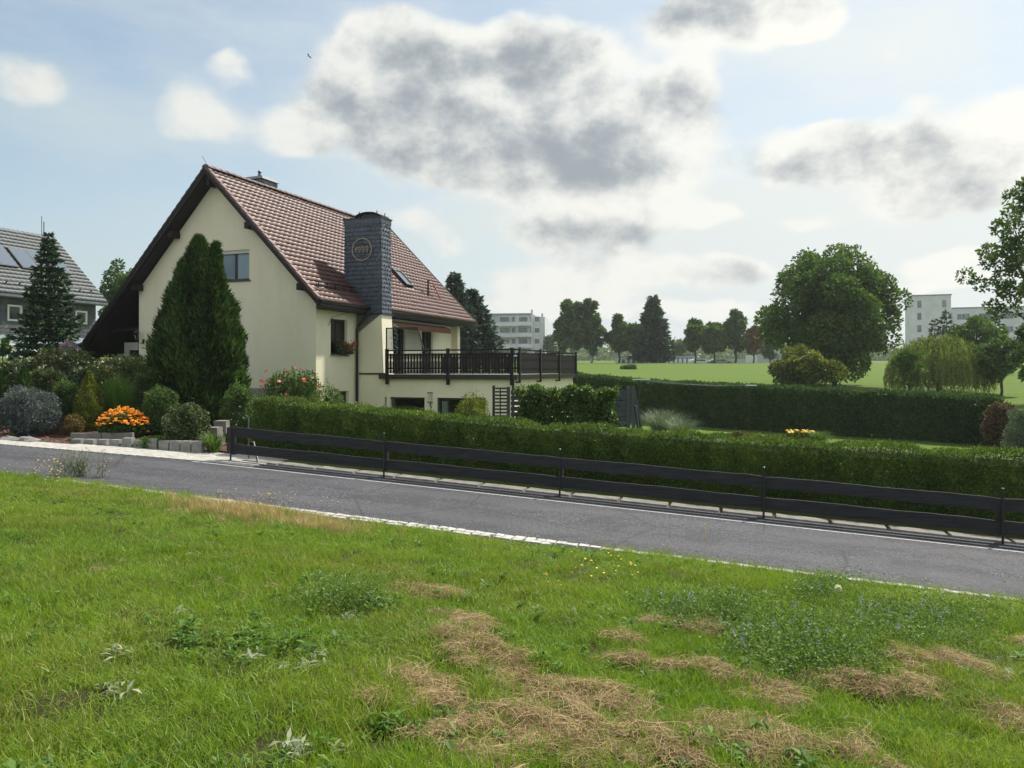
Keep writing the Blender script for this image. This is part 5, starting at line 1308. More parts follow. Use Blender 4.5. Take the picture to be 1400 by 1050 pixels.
# clothes line
p1 = np.array([at(877, 39), 39, 0.0]); p2 = np.array([at(1027, 36), 36, 0.0])
cl_ = empty('clothes_line', (p1[0], p1[1], gz(p1[0], p1[1]))); tag(cl_, 'clothes line strung between two T shaped poles on the garden lawn', 'clothes line'); oz = cl_.location[2]
for (p, vt, hw) in ((p1, 519.5, .43), (p2, 527.5, .24)):
    zt_ = zp(vt, p[1]); dx, dy = p[0] - p1[0], p[1] - p1[1]
    po = MB().tube([(dx - .1, dy, -.1), (dx - .1, dy, zt_ - oz)], .03, 8).build('pole', M['metal_black'], cl_); MB().box(dx - hw, dx + hw, dy - .04, dy + .04, zt_ - oz, zt_ - oz + .05).build('crossbar', M['white'], po)
for k in (-.3, .0, .3):
    z1, z2 = zp(519.5, 39), zp(527.5, 36); MB().tube([(k + s * (p2[0] - p1[0]), s * (p2[1] - p1[1]), z1 + (z2 - z1) * s - .12 * 4 * s * (1 - s) - oz + .03) for s in np.linspace(0, 1, 9)], .006, 4).build('line', M['zinc'], cl_)
b = B(905, 36.5); tuft('ornamental_grass', b, 1.5, 1.25, 800, .02, 'greyball', 'pale arching grass beside the end of the anthracite screen', .6)
b = B(930, 34.5); tuft('ornamental_grass', b, 1.1, 1.0, 500, .02, 'greyball', 'second pale grass clump further from the anthracite screen', .6)
b = B(1012, 31.5); shrub('bronze_shrub', b, .55, .4, zp(590, 31.5) - b[2], 1200, .08, 'autumn', 'low bronze coloured shrub above the front hedge near the pole', 14)
b = B(1092, 31.5); yb2 = shrub('yellow_flowers', b, .55, .45, zp(588, 31.5) - b[2], 1400, .08, 'leaf_yellow', 'patch of yellow flowers above the front hedge', 14, catg='flowers'); flowers(yb2, [np.array([random.uniform(-.5, .5), random.uniform(-.4, .2), (zp(588, 31.5) - b[2]) * random.uniform(.8, 1.05)]) for _ in range(40)], .07, 'petal_yellow', petals=6)
b = B(1118, 31.2); tuft('lily_clump', b, .7, zp(587, 31.2) - b[2], 300, .04, 'leaf', 'clump of arching green leaves right of the yellow flowers', .5)
b = B(1060, 31.0); shrub('low_shrub', b, .6, .4, zp(594, 31) - b[2], 1500, .08, 'leaf_dark', 'low dark shrub between bronze shrub and yellow flowers', 12)
# right end: withered hedge and grey ball
X = at(1370, 30); sb = shrub('withered_hedge', (X, 30, -3.05), .72, .6, zp(549, 30) + 3.05, 5500, .09, 'brownhedge', 'brown withered hedge block at the end of the tall dark hedge', 26, core=False); 
stm = MB()
for k in range(26):
    w = random.random() * 6.28; rr_ = random.random() * .5; stm.tube([(rr_ * .8 * math.cos(w), rr_ * .5 * math.sin(w), 0), (rr_ * 1.1 * math.cos(w + .2), rr_ * .8 * math.sin(w), 1.7)], .016, 4)
stm.build('bare_stems', M['bark'], sb, fix=False)
X = at(1412, 27); shrub('grey_ball_shrub', (X, 27, -3.05), .95, .9, zp(556, 27) + 3.05, 9000, .06, 'greyball', 'grey green ball shrub cut by the right photo edge', 30)
X = at(1338, 33.5); shrub('pale_shrub', (X, 33.5, -3.0), .8, .6, zp(556, 33.5) + 3.0, 2500, .1, 'brownhedge', 'pale dry shrub between tall hedge and withered hedge', 20, core=False)

# ------------------------------------------------------------------ trees
def TB(u, Y): X = at(u, Y); return (X, Y, gz(X, Y))
def dec(name, u, Y, v_top, rpx, trunk_h, n, L, mat, label, **k):
    b = TB(u, Y); return deciduous(name, b, zp(v_top, Y) - b[2], rpx / 1060 * Y, trunk_h, n, L, mat, label, **k)
dec('broadleaf_tree', 1137, 58, 330, 100, .1, 68000, .25, 'leaf', 'largest round leafy tree on the field behind the tall hedge', ncl=170, clr=.20, shape=.8)
dec('bushy_tree', 1098, 48, 472, 54, .0, 15000, .20, 'leaf_tip', 'low yellow tipped bushy tree at the foot of the largest round tree', ncl=110, clr=.24)
# willow: hanging strands
b = TB(1284, 50); wr = empty('willow_tree', b); tag(wr, 'weeping willow with trailing pale green strands behind the tall hedge', 'tree'); H_ = zp(452, 50) - b[2]; r_ = 2.95
Vs = []; n = 900; w = rng.random(n) * 6.28; rr_ = np.sqrt(rng.random(n)) * r_ * .95; zt_ = H_ * (1 - .38 * (rr_ / r_) ** 2) - rng.random(n) * .5; ln_s = zt_ * rng.uniform(.55, 1.0, n)
Ps = []
for k in range(26):
    s = (k + rng.random(n)) / 26; out = rr_ + .5 * np.sin(s * 2) * (rr_ / r_); Ps.append(np.stack([np.cos(w) * out + rng.normal(0, .04, n), np.sin(w) * out + rng.normal(0, .04, n), zt_ - ln_s * s], 1))
P_ = np.concatenate(Ps); V, T = leaves(P_, .22, .06, np.broadcast_to(np.array([0, 0, -1.0]), P_.shape), .3, tint=np.clip(np.tile(rng.random(n), 26) + rng.normal(0, .1, len(P_)), 0, 1)); link('crown', quadmesh('crown', V, T), M['willow'], wr)
tm = MB().tube([(0, 0, -.2), (0, 0, H_ * .5), (.1, 0, H_ * .85)], [.2, .14, .04], 7)
for k in range(9):
    q = k * .7; tm.tube([(0, 0, H_ * .4), (math.cos(q) * 1.0, math.sin(q) * 1.0, H_ * .85), (math.cos(q) * 2.2, math.sin(q) * 2.2, H_ * .62)], [.08, .05, .02], 5)
tm.build('trunk', M['bark'], wr)
dec('small_tree', 1242, 46, 470, 24, .2, 3500, .16, 'leaf', 'young leafy tree squeezed between round tree and willow', ncl=20)
dec('leafy_tree', 1335, 62, 424, 44, 1, 9000, .24, 'leaf', 'mid green tree behind the willow under the factory wing', ncl=44)
dec('slim_tree', 1368, 47, 446, 32, .4, 9500, .17, 'leaf_dark', 'slim upright tree right of the willow', ncl=46, ry=1.2)
conifer('small_spruce', TB(1294, 80), zp(428, 80) - TB(1294, 80)[2], 1.9, 'fir', 'small dark spruce standing before the factory tower', 12, 8, 16, .2, .1, .4)
conifer('small_spruce', TB(1278, 85), zp(437, 85) - TB(1278, 85)[2], 1.3, 'fir', 'tiny spruce left of the small dark spruce', 10, 7, 12, .2, .1, .4)
conifer('small_spruce', TB(1360, 78), zp(434, 78) - TB(1360, 78)[2], 1.9, 'fir', 'thin spruce rising behind the slim upright tree', 12, 8, 14, .2, .1, .4)
dec('edge_tree', 1420, 40, 435, 40, .5, 6000, .2, 'leaf_dark', 'dark tree behind the grey ball shrub at the right edge', ncl=36)
dec('broadleaf_tree', 1440, 27, 203, 122, 3.6, 15000, .14, 'leaf_dark', 'tree with airy dark leaf clumps reaching in at the upper right edge', ncl=120, clr=.095, shape=1.1, trunk_r=.2)
# behind the house
for (u, Y, v, r_, lb) in ((622, 58, 376, 1.9, 'blue spruce pair behind the terrace, left tree'), (645, 60, 398, 2.3, 'blue spruce pair behind the terrace, right tree')):
    conifer('blue_spruce', TB(u, Y), zp(v, Y) - TB(u, Y)[2], r_ * 1.12, 'spruce_blue', lb, 26, 15, 60, .18, .03, .34, power=.72)
dec('garden_tree', 168, 62, 352, 34, 2, 5500, .24, 'leaf', 'leafy tree showing between slate house and gable house roofs', ncl=36)
dec('hedge_tree', 3, 40, 462, 12, .3, 1500, .14, 'leaf_dark', 'dark bush at the left photo edge before the blue wall', catg='bush', ncl=14)
# far row
FY = 127
dec('birch_tree', 783, FY, 405, 24, 1.0, 9500, .50, 'leaf_dark', 'left half of the tall birch pair on the field edge', ncl=60, clr=.2, bark='bark_pale')
dec('birch_tree', 808, FY, 402, 20, .6, 8500, .50, 'leaf_dark', 'right half of the tall birch pair on the field edge', ncl=60, clr=.2, bark='bark_pale')
dec('birch_tree', 768, FY + 2, 428, 12, 1.5, 2500, .5, 'leaf_dark', 'lower drooping birch at the left of the tall pair', ncl=24, bark='bark_pale')
dec('maple_tree', 846, FY, 429, 18, 1.2, 5500, .5, 'leaf_dark', 'dark rounded tree right of the tall birches', ncl=60, clr=.2)
dec('maple_tree', 866, FY, 439, 17, 1.2, 4200, .5, 'leaf_dark', 'lower rounded tree left of the tall far spruce', ncl=50, clr=.2)
conifer('far_spruce', TB(893, FY), zp(407, FY) - TB(893, FY)[2], 3.1, 'fir', 'tall far spruce with stepped outline on the field edge', 19, 12, 34, .2, .08, .85, power=.8)
dec('maple_tree', 950, FY, 434, 19, 1.2, 5000, .5, 'leaf', 'green tree first in the far group right of the tall spruce', ncl=54, clr=.2, shape=1.8)
dec('maple_tree', 976, FY, 438, 27, 1.2, 7500, .5, 'leaf', 'broad green tree in the middle of the far group', ncl=70, clr=.18)
dec('pine_tree', 1005, FY, 418, 20, 1.2, 6500, .5, 'leaf_dark', 'dark pointed tree in the far group near the camper', ncl=60, clr=.18, shape=2.4)
dec('bronze_tree', 1030, FY, 444, 17, 1.2, 4200, .5, 'autumn', 'bronze tinted tree at the right end of the far group', ncl=50, clr=.2)
dec('far_tree', 925, 190, 462, 12, 1, 1500, .8, 'leaf', 'small distant green tree right of the tall spruce', ncl=18)
dec('far_tree', 752, 205, 452, 9, 1, 1400, .8, 'leaf_dark', 'distant tree beside the apartment block', ncl=18)
dec('far_tree', 1052, 150, 452, 12, 1, 1500, .7, 'leaf_dark', 'dark far tree left of the largest round tree', ncl=18)
b = TB(860, 95); shrub('field_bush', b, 1.0, .8, zp(500, 95) - b[2] if zp(500, 95) > b[2] else .8, 700, .25, 'leaf_dark', 'lone small bush in the open field', 12)
# distant wood as one mass
P_ = []
for k in range(420):
    u = random.uniform(560, 1480); Y = random.uniform(330, 420); X = at(u, Y); c0 = np.array([X, Y, gz(X, Y) + random.uniform(0, 4) + 2 * math.sin(u * .03)]); P_.append(c0 + rng.normal(size=(110, 3)) * np.array([4, 4, 2.2]))
P_ = np.concatenate(P_); V, T = leaves(P_, 1.7, 1.3, None, 1); tag(link('distant_wood', quadmesh('distant_wood', V, T), M['leaf_dark']), 'distant wooded ridge beyond the field', 'wood', kind='stuff')

# ------------------------------------------------------------------ far buildings
def bld(name, u, Y, rz, label, z=0):
    o = empty(name, (at(u, Y), Y, z), rz); tag(o, label, 'building'); return o
ap = bld('apartment_block', 725, 205, R(-8), 'five storey white apartment block with balconies beyond the terrace', -1.5)
s_ = 205 / 1060.0; H_ = zp(430, 205) + 1.5
MB().box(-13.0, 0, 0, 12, 0, H_).build('wall', M['wall_grey'], ap)
MB().box(-13.3, .3, -.3, 12.3, H_, H_ + .35).build('roof', M['zinc'], ap)
MB().box(.02, 3.8, .6, 11, 0, H_ - .6).build('stair_tower', M['wall_white'], ap)
for k, x in enumerate((.15, 2.9)): MB().box(x, x + .5, .1, .6, 0, H_ + 1.3 - k).build('pier', M['wall_white'], ap)
for fl in range(5):
    z0 = H_ - 2.9 * (fl + 1) + .9
    for x0, x1 in ((-12.5, -10.2), (-8.3, -5.4), (-5.1, -3.9), (-3.2, -.6)):
        w_o = MB().box(x0, x1, -.06, .0, z0, z0 + 1.55).build('window', M['white'], ap); MB().box(x0 + .12, x1 - .12, -.09, -.062, z0 + .12, z0 + 1.43).build('pane', M['glass_far'], w_o)
    w_o = MB().box(1.0, 2.5, .52, .6, z0, z0 + 1.5).build('window', M['white'], ap); MB().box(1.12, 2.38, .49, .518, z0 + .12, z0 + 1.38).build('pane', M['glass_far'], w_o)
    if z0 > 0:
        bo = MB().box(-9.0, -.1, -1.7, -.1, z0 - 1.15, z0 - .95).box(-9.0, -.1, -1.72, -1.62, z0 - .95, z0 - .15).build('balcony', M['wall_white'], ap)
        MB().box(-3.4, -3.2, -1.75, -1.66, z0 - 1.1, z0 + 1.9).build('balcony_post', M['wall_white'], bo)
        MB().box(-3.0, .9, -2.5, -1.8, z0 - 1.05, z0 - .9).box(-3.0, .9, -2.5, -2.42, z0 - .9, z0 - .1).build('front_rail', M['wall_white'], bo)
fa = bld('factory_building', 1247, 210, R(-20), 'pale factory with square tower and long window wing at right', -2)
q = 210 / 1060.0; HT = zp(405, 210) + 2; HW = zp(423, 210) + 2
MB().box(0, 47 * q, 0, 14, 0, HT).build('tower_wall', M['wall_white'], fa)
MB().box(-.2, 47 * q + .2, -.2, 14.2, HT, HT + .3).build('tower_roof', M['concrete'], fa)
MB().box(47 * q + .01, 47 * q + 50, 1.0, 14, 0, HW).build('wing_wall', M['wall_white'], fa)
MB().box(47 * q + .3, 47 * q + 50.2, .8, 14.2, HW, HW + .3).build('wing_roof', M['zinc'], fa)
for z0 in [HT - 3.2 - 3.3 * k for k in range(5)]:
    for x0 in (1.2, 47 * q - 2.2):
        w_o = MB().box(x0, x0 + 1.1, -.06, 0, z0, z0 + 2.0).build('window', M['wall_grey'], fa); MB().box(x0 + .1, x0 + 1.0, -.09, -.062, z0 + .1, z0 + 1.9).build('pane', M['glass_far'], w_o)
for fl in range(4):
    z0 = HW - 3.0 - 3.5 * fl
    for k in range(9):
        x0 = 47 * q + 1.6 + k * 5.0; w_o = MB().box(x0, x0 + 3.0, .94, 1.0, z0, z0 + 1.6).build('window', M['wall_grey'], fa)
        for j in range(3): MB().box(x0 + .08 + j * .98, x0 + .94 + j * .98, .90, .938, z0 + .1, z0 + 1.5).build('pane', M['glass_far'], w_o)
hb = bld('blue_hall', 880, 150, R(-3), 'long low blue hall behind the far spruce', -.5); q = 150 / 1060.
MB().box(0, 72 * q, 0, 10, 0, zp(489, 150) + .5).build('wall', M['blue_far'], hb); MB().box(-.2, 72 * q + .2, -.2, 10.2, zp(489, 150) + .5, zp(488, 150) + .62).build('roof', M['wall_grey'], hb)
for k in range(7): MB().box(4.2 + k * .85, 4.75 + k * .85, -.05, 0, 1.5, 2.6).build('window', M['white'], hb)
hg = bld('white_hall', 846, 152, R(-3), 'low pale hall left of the blue hall', -.5)
MB().box(0, 31 * q, 0, 8, 0, zp(489, 152) + .5).build('wall', M['wall_grey'], hg); MB().box(-.1, 31 * q + .1, -.1, 8.1, zp(489, 152) + .5, zp(488.3, 152) + .6).build('roof', M['zinc'], hg)
for k in range(4): MB().box(.6 + k * 1.0, 1.2 + k * 1.0, -.05, 0, 1.6, 2.5).build('window', M['glass_far'], hg)
hh_ = bld('grey_house', 1040, 170, R(-5), 'grey house with dark roof between bronze tree and largest tree', -.5); q = 170 / 1060.
MB().box(0, 26 * q, 0, 8, 0, zp(470, 170) + .5).build('wall', M['wall_grey'], hh_)
zt_ = zp(470, 170) + .5; MB().add([(-.3, -.4, zt_), (26 * q + .3, -.4, zt_), (26 * q + .3, 8.4, zt_), (-.3, 8.4, zt_), (-.3, 4, zt_ + 3.4), (26 * q + .3, 4, zt_ + 3.4)], [(0, 1, 5, 4), (2, 3, 4, 5), (0, 4, 3), (1, 2, 5), (0, 3, 2, 1)]).build('roof', M['tile_grey'], hh_)
for k in range(3): MB().box(.6 + k * 1.3, 1.4 + k * 1.3, -.05, 0, 2.4, 3.6).build('window', M['glass_far'], hh_)
lw = bld('low_wall', 950, 158, 0, 'long grey boundary wall behind the parked vehicles', -.5); lw['category'] = 'wall'
MB().box(0, 16, 0, .3, 0, zp(491, 158) + .5).build('wall_panel', M['wall_grey'], lw)
# vehicles
def vehicle(name, u, Y, L_, W_, H_, mat, label, van=False, rz=0):
    zb_ = zp(499.5, Y); o = empty(name, (at(u, Y), Y, zb_), rz); tag(o, label, 'van' if van else 'car')
    if van: prof = [(-L_ / 2, .35), (L_ / 2, .35), (L_ / 2, 1.1), (L_ / 2 - .25, 1.3), (L_ / 2 - .7, H_ * .92), (L_ / 2 - 1.0, H_), (-L_ / 2, H_)]
    else: prof = [(-L_ / 2, .35), (L_ / 2, .35), (L_ / 2, .75), (L_ / 2 - .9, .88), (L_ / 2 - 1.5, H_), (-L_ / 2 + .8, H_), (-L_ / 2, .9)]
    MB().slab(prof, [], lambda a, b, d: (a, -W_ / 2 + d, b), W_).build('body', M[mat], o)
    wy_ = -W_ / 2 - .01
    MB().slab([(-L_ / 2 + 1.0, H_ * .62), (L_ / 2 - 1.3, H_ * .62), (L_ / 2 - 1.6, H_ * .88), (-L_ / 2 + 1.1, H_ * .88)], [], lambda a, b, d: (a, wy_ - .01 + d, b), .03).build('side_window', M['glass_far'], o)
    for sx_ in (-L_ / 2 + .8, L_ / 2 - .8):
        for sy_ in (-W_ / 2 - .02, W_ / 2 - .18): MB().tube([(sx_, sy_, .33), (sx_, sy_ + .2, .33)], .33, 12).build('wheel', M['rubber'], o)
    return o
cv = vehicle('camper_van', 1027, 150, 4.8, 2.0, zp(486, 150) - zp(499.5, 150), 'car_white', 'white camper van facing the field beside the bronze tree', True, R(75))
MB().box(2.41, 2.43, -.8, .8, 1.15, 1.25).build('number_panel', M['metal_black'], cv)
vehicle('parked_car', 958, 146, 4.2, 1.7, 1.25, 'car_white', 'pale car parked left under the far green trees')
vehicle('parked_car', 985, 146, 4.2, 1.7, 1.2, 'car_grey', 'grey car parked right under the far green trees')
# bird
bd = MB().lathe([(.02, 0), (.09, .15), (.10, .35), (.05, .55), (.01, .7)], (0, 0, 0), 8)
bd.add([(0, .0, .42), (.45, .1, .62), (.85, .15, .30), (.40, .05, .22)], [(0, 1, 2, 3)]).add([(0, 0, .42), (-.40, .1, .75), (-.70, .15, .55), (-.35, .05, .25)], [(0, 1, 2, 3)])
tag(bd.build('bird', M['metal_black'], None, (at(421, 200), 200, zp(78, 200)), (R(60), .5, .8), fix=False), 'small dark bird flying left of the big cloud', 'bird')

# ------------------------------------------------------------------ grass meadow (instanced clumps)
VAR = {}
def mk_variants(key, fn, n, mat):
    c = bpy.data.collections.new(key)
    for i in range(n):
        V, T = fn(i); me = quadmesh(key, V, T); me.materials.append(mat); o = bpy.data.objects.new(key, me); c.objects.link(o)
    return c
def blades(n, r, h0, h1, wd, lean=.6, segs=2):
    w = rng.random(n) * 6.28; o = np.stack([rng.normal(0, r * .55, n), rng.normal(0, r * .55, n)], 1); h = rng.uniform(h0, h1, n); ln_ = h * rng.uniform(.1, 1, n) * lean
    nd_ = np.stack([np.cos(w), np.sin(w)], 1); f = rng.random(n) * 6.28; sd_ = np.stack([np.cos(f), np.sin(f), np.zeros(n)], 1); V = []
    def pt(s): return np.concatenate([o + nd_ * (ln_ * s ** 2)[:, None], (h * (s - .25 * s ** 2 * lean))[:, None] - .02], 1)
    for k in range(segs):
        s0, s1 = k / segs, (k + 1) / segs; w0, w1 = wd * (1 - s0 * .5), wd * (1 - s1 * .9); p0, p1 = pt(s0), pt(s1)
        V.append(np.stack([p0 - sd_ * w0 / 2, p0 + sd_ * w0 / 2, p1 + sd_ * w1 / 2, p1 - sd_ * w1 / 2], 1).reshape(-1, 3))
    return np.concatenate(V), np.tile(np.repeat(rng.random(n), 4), segs)
def strands(n, r, L, wd, hgt):
    w = rng.random(n) * 6.28; f = w + rng.normal(0, .22, n); o = rng.normal(0, r * .5, (n, 2)); ln_ = L * rng.uniform(.5, 1.2, n); z0 = np.abs(rng.normal(0, hgt, n)) * np.exp(-(o ** 2).sum(1) / r ** 2)
    d0 = np.stack([np.cos(w), np.sin(w)], 1); d1 = np.stack([np.cos(f), np.sin(f)], 1); V = []; segs = 3; arch = rng.uniform(0, .018, n); tl = rng.normal(0, .10, n)
    def pt(s): return np.concatenate([o + d0 * (ln_ * (s - .5))[:, None] + (d1 - d0) * (ln_ * (s - .5) ** 2)[:, None], (z0 + arch * (1 - (2 * s - 1) ** 2) + tl * ln_ * (s - .5) + .015)[:, None]], 1)
    for k in range(segs):
        p0, p1 = pt(k / segs), pt((k + 1) / segs); side = np.concatenate([np.stack([-np.sin(w), np.cos(w)], 1), np.full((n, 1), .4)], 1) * wd / 2
        V.append(np.stack([p0 - side, p0 + side, p1 + side, p1 - side], 1).reshape(-1, 3))
    return np.concatenate(V), np.tile(np.repeat(rng.random(n), 4), segs)
def rosette(n, L, wd, up):
    w = rng.random(n) * 6.28; o = rng.normal(0, .02, (n, 3)); o[:, 2] = rng.random(n) * up * .8; d = np.stack([np.cos(w), np.sin(w), rng.uniform(.1, .9, n)], 1)
    P_ = o; a = norm(d); s = np.stack([-np.sin(w), np.cos(w), np.zeros(n)], 1); ll = (L * rng.uniform(.6, 1.2, n))[:, None]; ww = wd
    m_ = P_ + a * ll * .5; tip = P_ + a * ll + np.array([0, 0, -.25]) * ll
    V = np.stack([P_, m_ + s * ww / 2, tip, m_ - s * ww / 2], 1).reshape(-1, 3); return V, np.repeat(rng.random(n), 4)
def vetchv(i):
    P_ = rng.normal(size=(260, 3)) * np.array([.13, .13, .07]) + np.array([0, 0, .13]); P_[:, 2] = np.abs(P_[:, 2]); return leaves(P_, .035, .012, None, 1)
def spikes(n, L, r, h):
    Ps = []
    for k in range(n):
        c0 = np.array([random.gauss(0, r), random.gauss(0, r), random.uniform(h * .7, h)]); s = rng.random((14, 1)); Ps.append(c0 + np.array([[.01, 0, L]]) * s + rng.normal(size=(14, 3)) * .006)
    return leaves(np.concatenate(Ps), .016, .011, None, 1)
def heads(n, rad, r, h0, h1, stem=True):
    V = []; T = []
    for k in range(n):
        x, y = random.gauss(0, r), random.gauss(0, r); z = random.uniform(h0, h1); p = np.array([x, y, z]); tt = random.random(); V += [np.array([x * .8, y * .8, -.02]), np.array([x * .8 + .003, y * .8, -.02]), p + [.0015, 0, 0], p]; T += [-1.0] * 4
        for j in range(6):
            w = j * 1.047; d = np.array([math.cos(w), math.sin(w), .15]); s = np.array([-math.sin(w), math.cos(w), 0]); V += [p, p + d * rad * .6 + s * rad * .35, p + d * rad, p + d * rad * .6 - s * rad * .35]; T += [tt] * 4
    return np.array(V), np.array(T)
def scatter(name, pts, coll, scl, label, catg, nvar, mat=None, tilt=.15, scz=None):
    n = len(pts); me = bpy.data.meshes.new(name); me.vertices.add(n); me.vertices.foreach_set('co', np.asarray(pts, np.float32).ravel())
    rot = np.stack([rng.normal(0, tilt, n), rng.normal(0, tilt, n), rng.random(n) * 6.28], 1)
    a = me.attributes.new('rot', 'FLOAT_VECTOR', 'POINT'); a.data.foreach_set('vector', rot.astype(np.float32).ravel())
    s3 = np.stack([scl, scl, scl if scz is None else scz], 1)
    a = me.attributes.new('scl', 'FLOAT_VECTOR', 'POINT'); a.data.foreach_set('vector', s3.astype(np.float32).ravel())
    a = me.attributes.new('idx', 'INT', 'POINT'); a.data.foreach_set('value', rng.integers(0, nvar, n).astype(np.int32))
    o = link(name, me); tag(o, label, catg, kind='stuff')
    ng = bpy.data.node_groups.new(name + ' scatter', 'GeometryNodeTree')
    ng.interface.new_socket('Geometry', in_out='INPUT', socket_type='NodeSocketGeometry'); ng.interface.new_socket('Geometry', in_out='OUTPUT', socket_type='NodeSocketGeometry')
    N = ng.nodes; L = ng.links; gi = N.new('NodeGroupInput'); go = N.new('NodeGroupOutput'); ip = N.new('GeometryNodeInstanceOnPoints'); ci = N.new('GeometryNodeCollectionInfo')
    ci.inputs['Collection'].default_value = coll; ci.inputs['Separate Children'].default_value = True; ci.inputs['Reset Children'].default_value = True
    def na(nm, ty): x = N.new('GeometryNodeInputNamedAttribute'); x.data_type = ty; x.inputs['Name'].default_value = nm; return [s for s in x.outputs if s.enabled][0]
    m2p = N.new('GeometryNodeMeshToPoints'); L.new(gi.outputs[0], m2p.inputs[0])
    L.new(m2p.outputs[0], ip.inputs['Points']); L.new(ci.outputs[0], ip.inputs['Instance']); ip.inputs['Pick Instance'].default_value = True
    L.new(na('idx', 'INT'), ip.inputs['Instance Index'])
    e2r = N.new('FunctionNodeEulerToRotation'); L.new(na('rot', 'FLOAT_VECTOR'), e2r.inputs[0]); L.new(e2r.outputs[0], ip.inputs['Rotation'])
    L.new(na('scl', 'FLOAT_VECTOR'), ip.inputs['Scale']); L.new(ip.outputs[0], go.inputs[0])
    md = o.modifiers.new('scatter', 'NODES'); md.node_group = ng
    return o
gv = mk_variants('grass tuft', lambda i: blades(80, .13, .05, .13 + .02 * (i % 3), .0055, .75), 8, M['grass'])
# candidate points over the meadow, denser near the camera
def meadow(n, y0, y1, dens_pow=1.0):
    Y = y0 + (y1 - y0) * rng.random(n) ** dens_pow; X = (rng.random(n) * 2 - 1) * (Y * .72 + 1.2)
    a, c = ac(X, Y); k = (c < -4.43) | ((c < -4.16) & ((a < 2.6) | (a > 9.7))); return X[k], Y[k]
X, Y = meadow(19000, .6, 16.5, .8)
# area-aware thinning keeps density even
Z = Gz(X, Y)
hh = .75 + .35 * vnoise(X, Y, .9, 5) + .2 * vnoise(X, Y, 2.7, 6)
HAYW = []   # px polylines (u,v,width_m,count)
HAY = [([(560, 818), (592, 812), (622, 820)], .16, 60), ([(575, 835), (640, 855), (665, 870)], .10, 34), ([(600, 865), (660, 890), (705, 925)], .16, 50), ([(640, 905), (700, 950), (780, 975)], .22, 80), ([(700, 960), (800, 1000), (860, 1045)], .26, 90),
       ([(555, 930), (600, 950), (590, 985)], .14, 40), ([(825, 872), (862, 886)], .09, 20), ([(868, 862), (915, 855), (968, 876)], .13, 36), ([(930, 896), (985, 925), (1045, 962)], .16, 64), ([(845, 905), (930, 925)], .12, 26),
       ([(1075, 955), (1140, 935), (1195, 950), (1265, 945)], .17, 84), ([(1215, 905), (1280, 903), (1345, 922)], .16, 64), ([(1335, 868), (1400, 885), (1450, 890)], .16, 50), ([(760, 940), (830, 965), (930, 985)], .16, 44), ([(900, 1000), (1010, 1010), (1090, 1040)], .22, 70),
       ([(980, 1030), (1180, 1048)], .24, 50), ([(690, 1000), (760, 1045), (740, 1080)], .3, 80), ([(1040, 955), (1080, 975)], .12, 24), ([(1390, 1000), (1430, 1010)], .15, 16), ([(830, 1040), (960, 1060)], .25, 50), ([(545, 990), (640, 1010), (700, 1040)], .2, 24), ([(600, 1040), (690, 1060)], .2, 20)]
hp = []
for (pl, wd, cnt) in HAY:
    q = [pick(u, v) for u, v in pl]
    for k in range(int(cnt * .62)):
        i = random.randrange(len(q) - 1); s = random.random(); x = q[i][0] + (q[i + 1][0] - q[i][0]) * s + random.gauss(0, wd * .55); y = q[i][1] + (q[i + 1][1] - q[i][1]) * s + random.gauss(0, wd * .55)
        hp.append((x, y, gz(x, y) + random.uniform(.0, .05)))
hp = np.array(hp); hp = hp[vnoise(hp[:, 0], hp[:, 1], 4.0, 21) + .28 > rng.uniform(-.5, .5, len(hp))]
# grass is pressed down where hay lies
d = np.full(len(X), 9.0)
for i in range(0, len(hp), 1): d = np.minimum(d, np.hypot(X - hp[i, 0], Y - hp[i, 1]))
aa, cc_ = ac(X, Y); hh = np.where((cc_ > -4.95) & (aa > 2.6) & (aa < 9.8), hh * .24, hh); hh = np.where(d < .07, hh * .7, hh); hh = np.clip(hh, .22, 1.45)
scatter('meadow_grass', np.stack([X, Y, Z], 1), gv, rng.uniform(.85, 1.25, len(X)), 'mown green meadow grass on the bank in the foreground', 'grass', 8, tilt=.18, scz=hh)
# long tufts here and there and along the road edge
lv = mk_variants('long grass', lambda i: blades(46, .10, .14, .34, .006, .7, 3), 5, M['grass'])
X1, Y1 = meadow(900, 3.0, 14.5, .9); m_ = vnoise(X1, Y1, 1.4, 8) > .15; X1, Y1 = X1[m_], Y1[m_]
a_ = rng.uniform(-4, 16, 520); c_ = rng.uniform(-4.55, -4.12, 520); Xe, Ye = wc(a_, c_)
ke = (a_ < 2.7) | (a_ > 9.7); Xe, Ye = Xe[ke], Ye[ke]
X1 = np.concatenate([X1, Xe]); Y1 = np.concatenate([Y1, Ye]); sc_l = np.concatenate([rng.uniform(.45, .85, m_.sum()), rng.uniform(.40, .80, ke.sum())])
scatter('tall_grass', np.stack([X1, Y1, Gz(X1, Y1)], 1), lv, sc_l, 'longer grass tufts left standing on the bank and road edge', 'grass', 5)
hv = mk_variants('hay wisp', lambda i: strands(110, .11, .13, .0019, .013), 6, M['hay'])
scatter('cut_hay', hp, hv, rng.uniform(.7, 1.25, len(hp)), 'swaths of dry brown mown hay lying across the bank', 'hay', 6, tilt=.12)
k_ = rng.random(len(hp)) < .32; hg = hp[k_] + rng.normal(0, .05, (k_.sum(), 3)) * np.array([1, 1, 0]); hg[:, 2] = Gz(hg[:, 0], hg[:, 1])
scatter('grass_in_hay', hg, gv, rng.uniform(.6, 1.0, len(hg)), 'green grass growing up through the dry hay swaths', 'grass', 8, scz=rng.uniform(.9, 1.5, len(hg)))
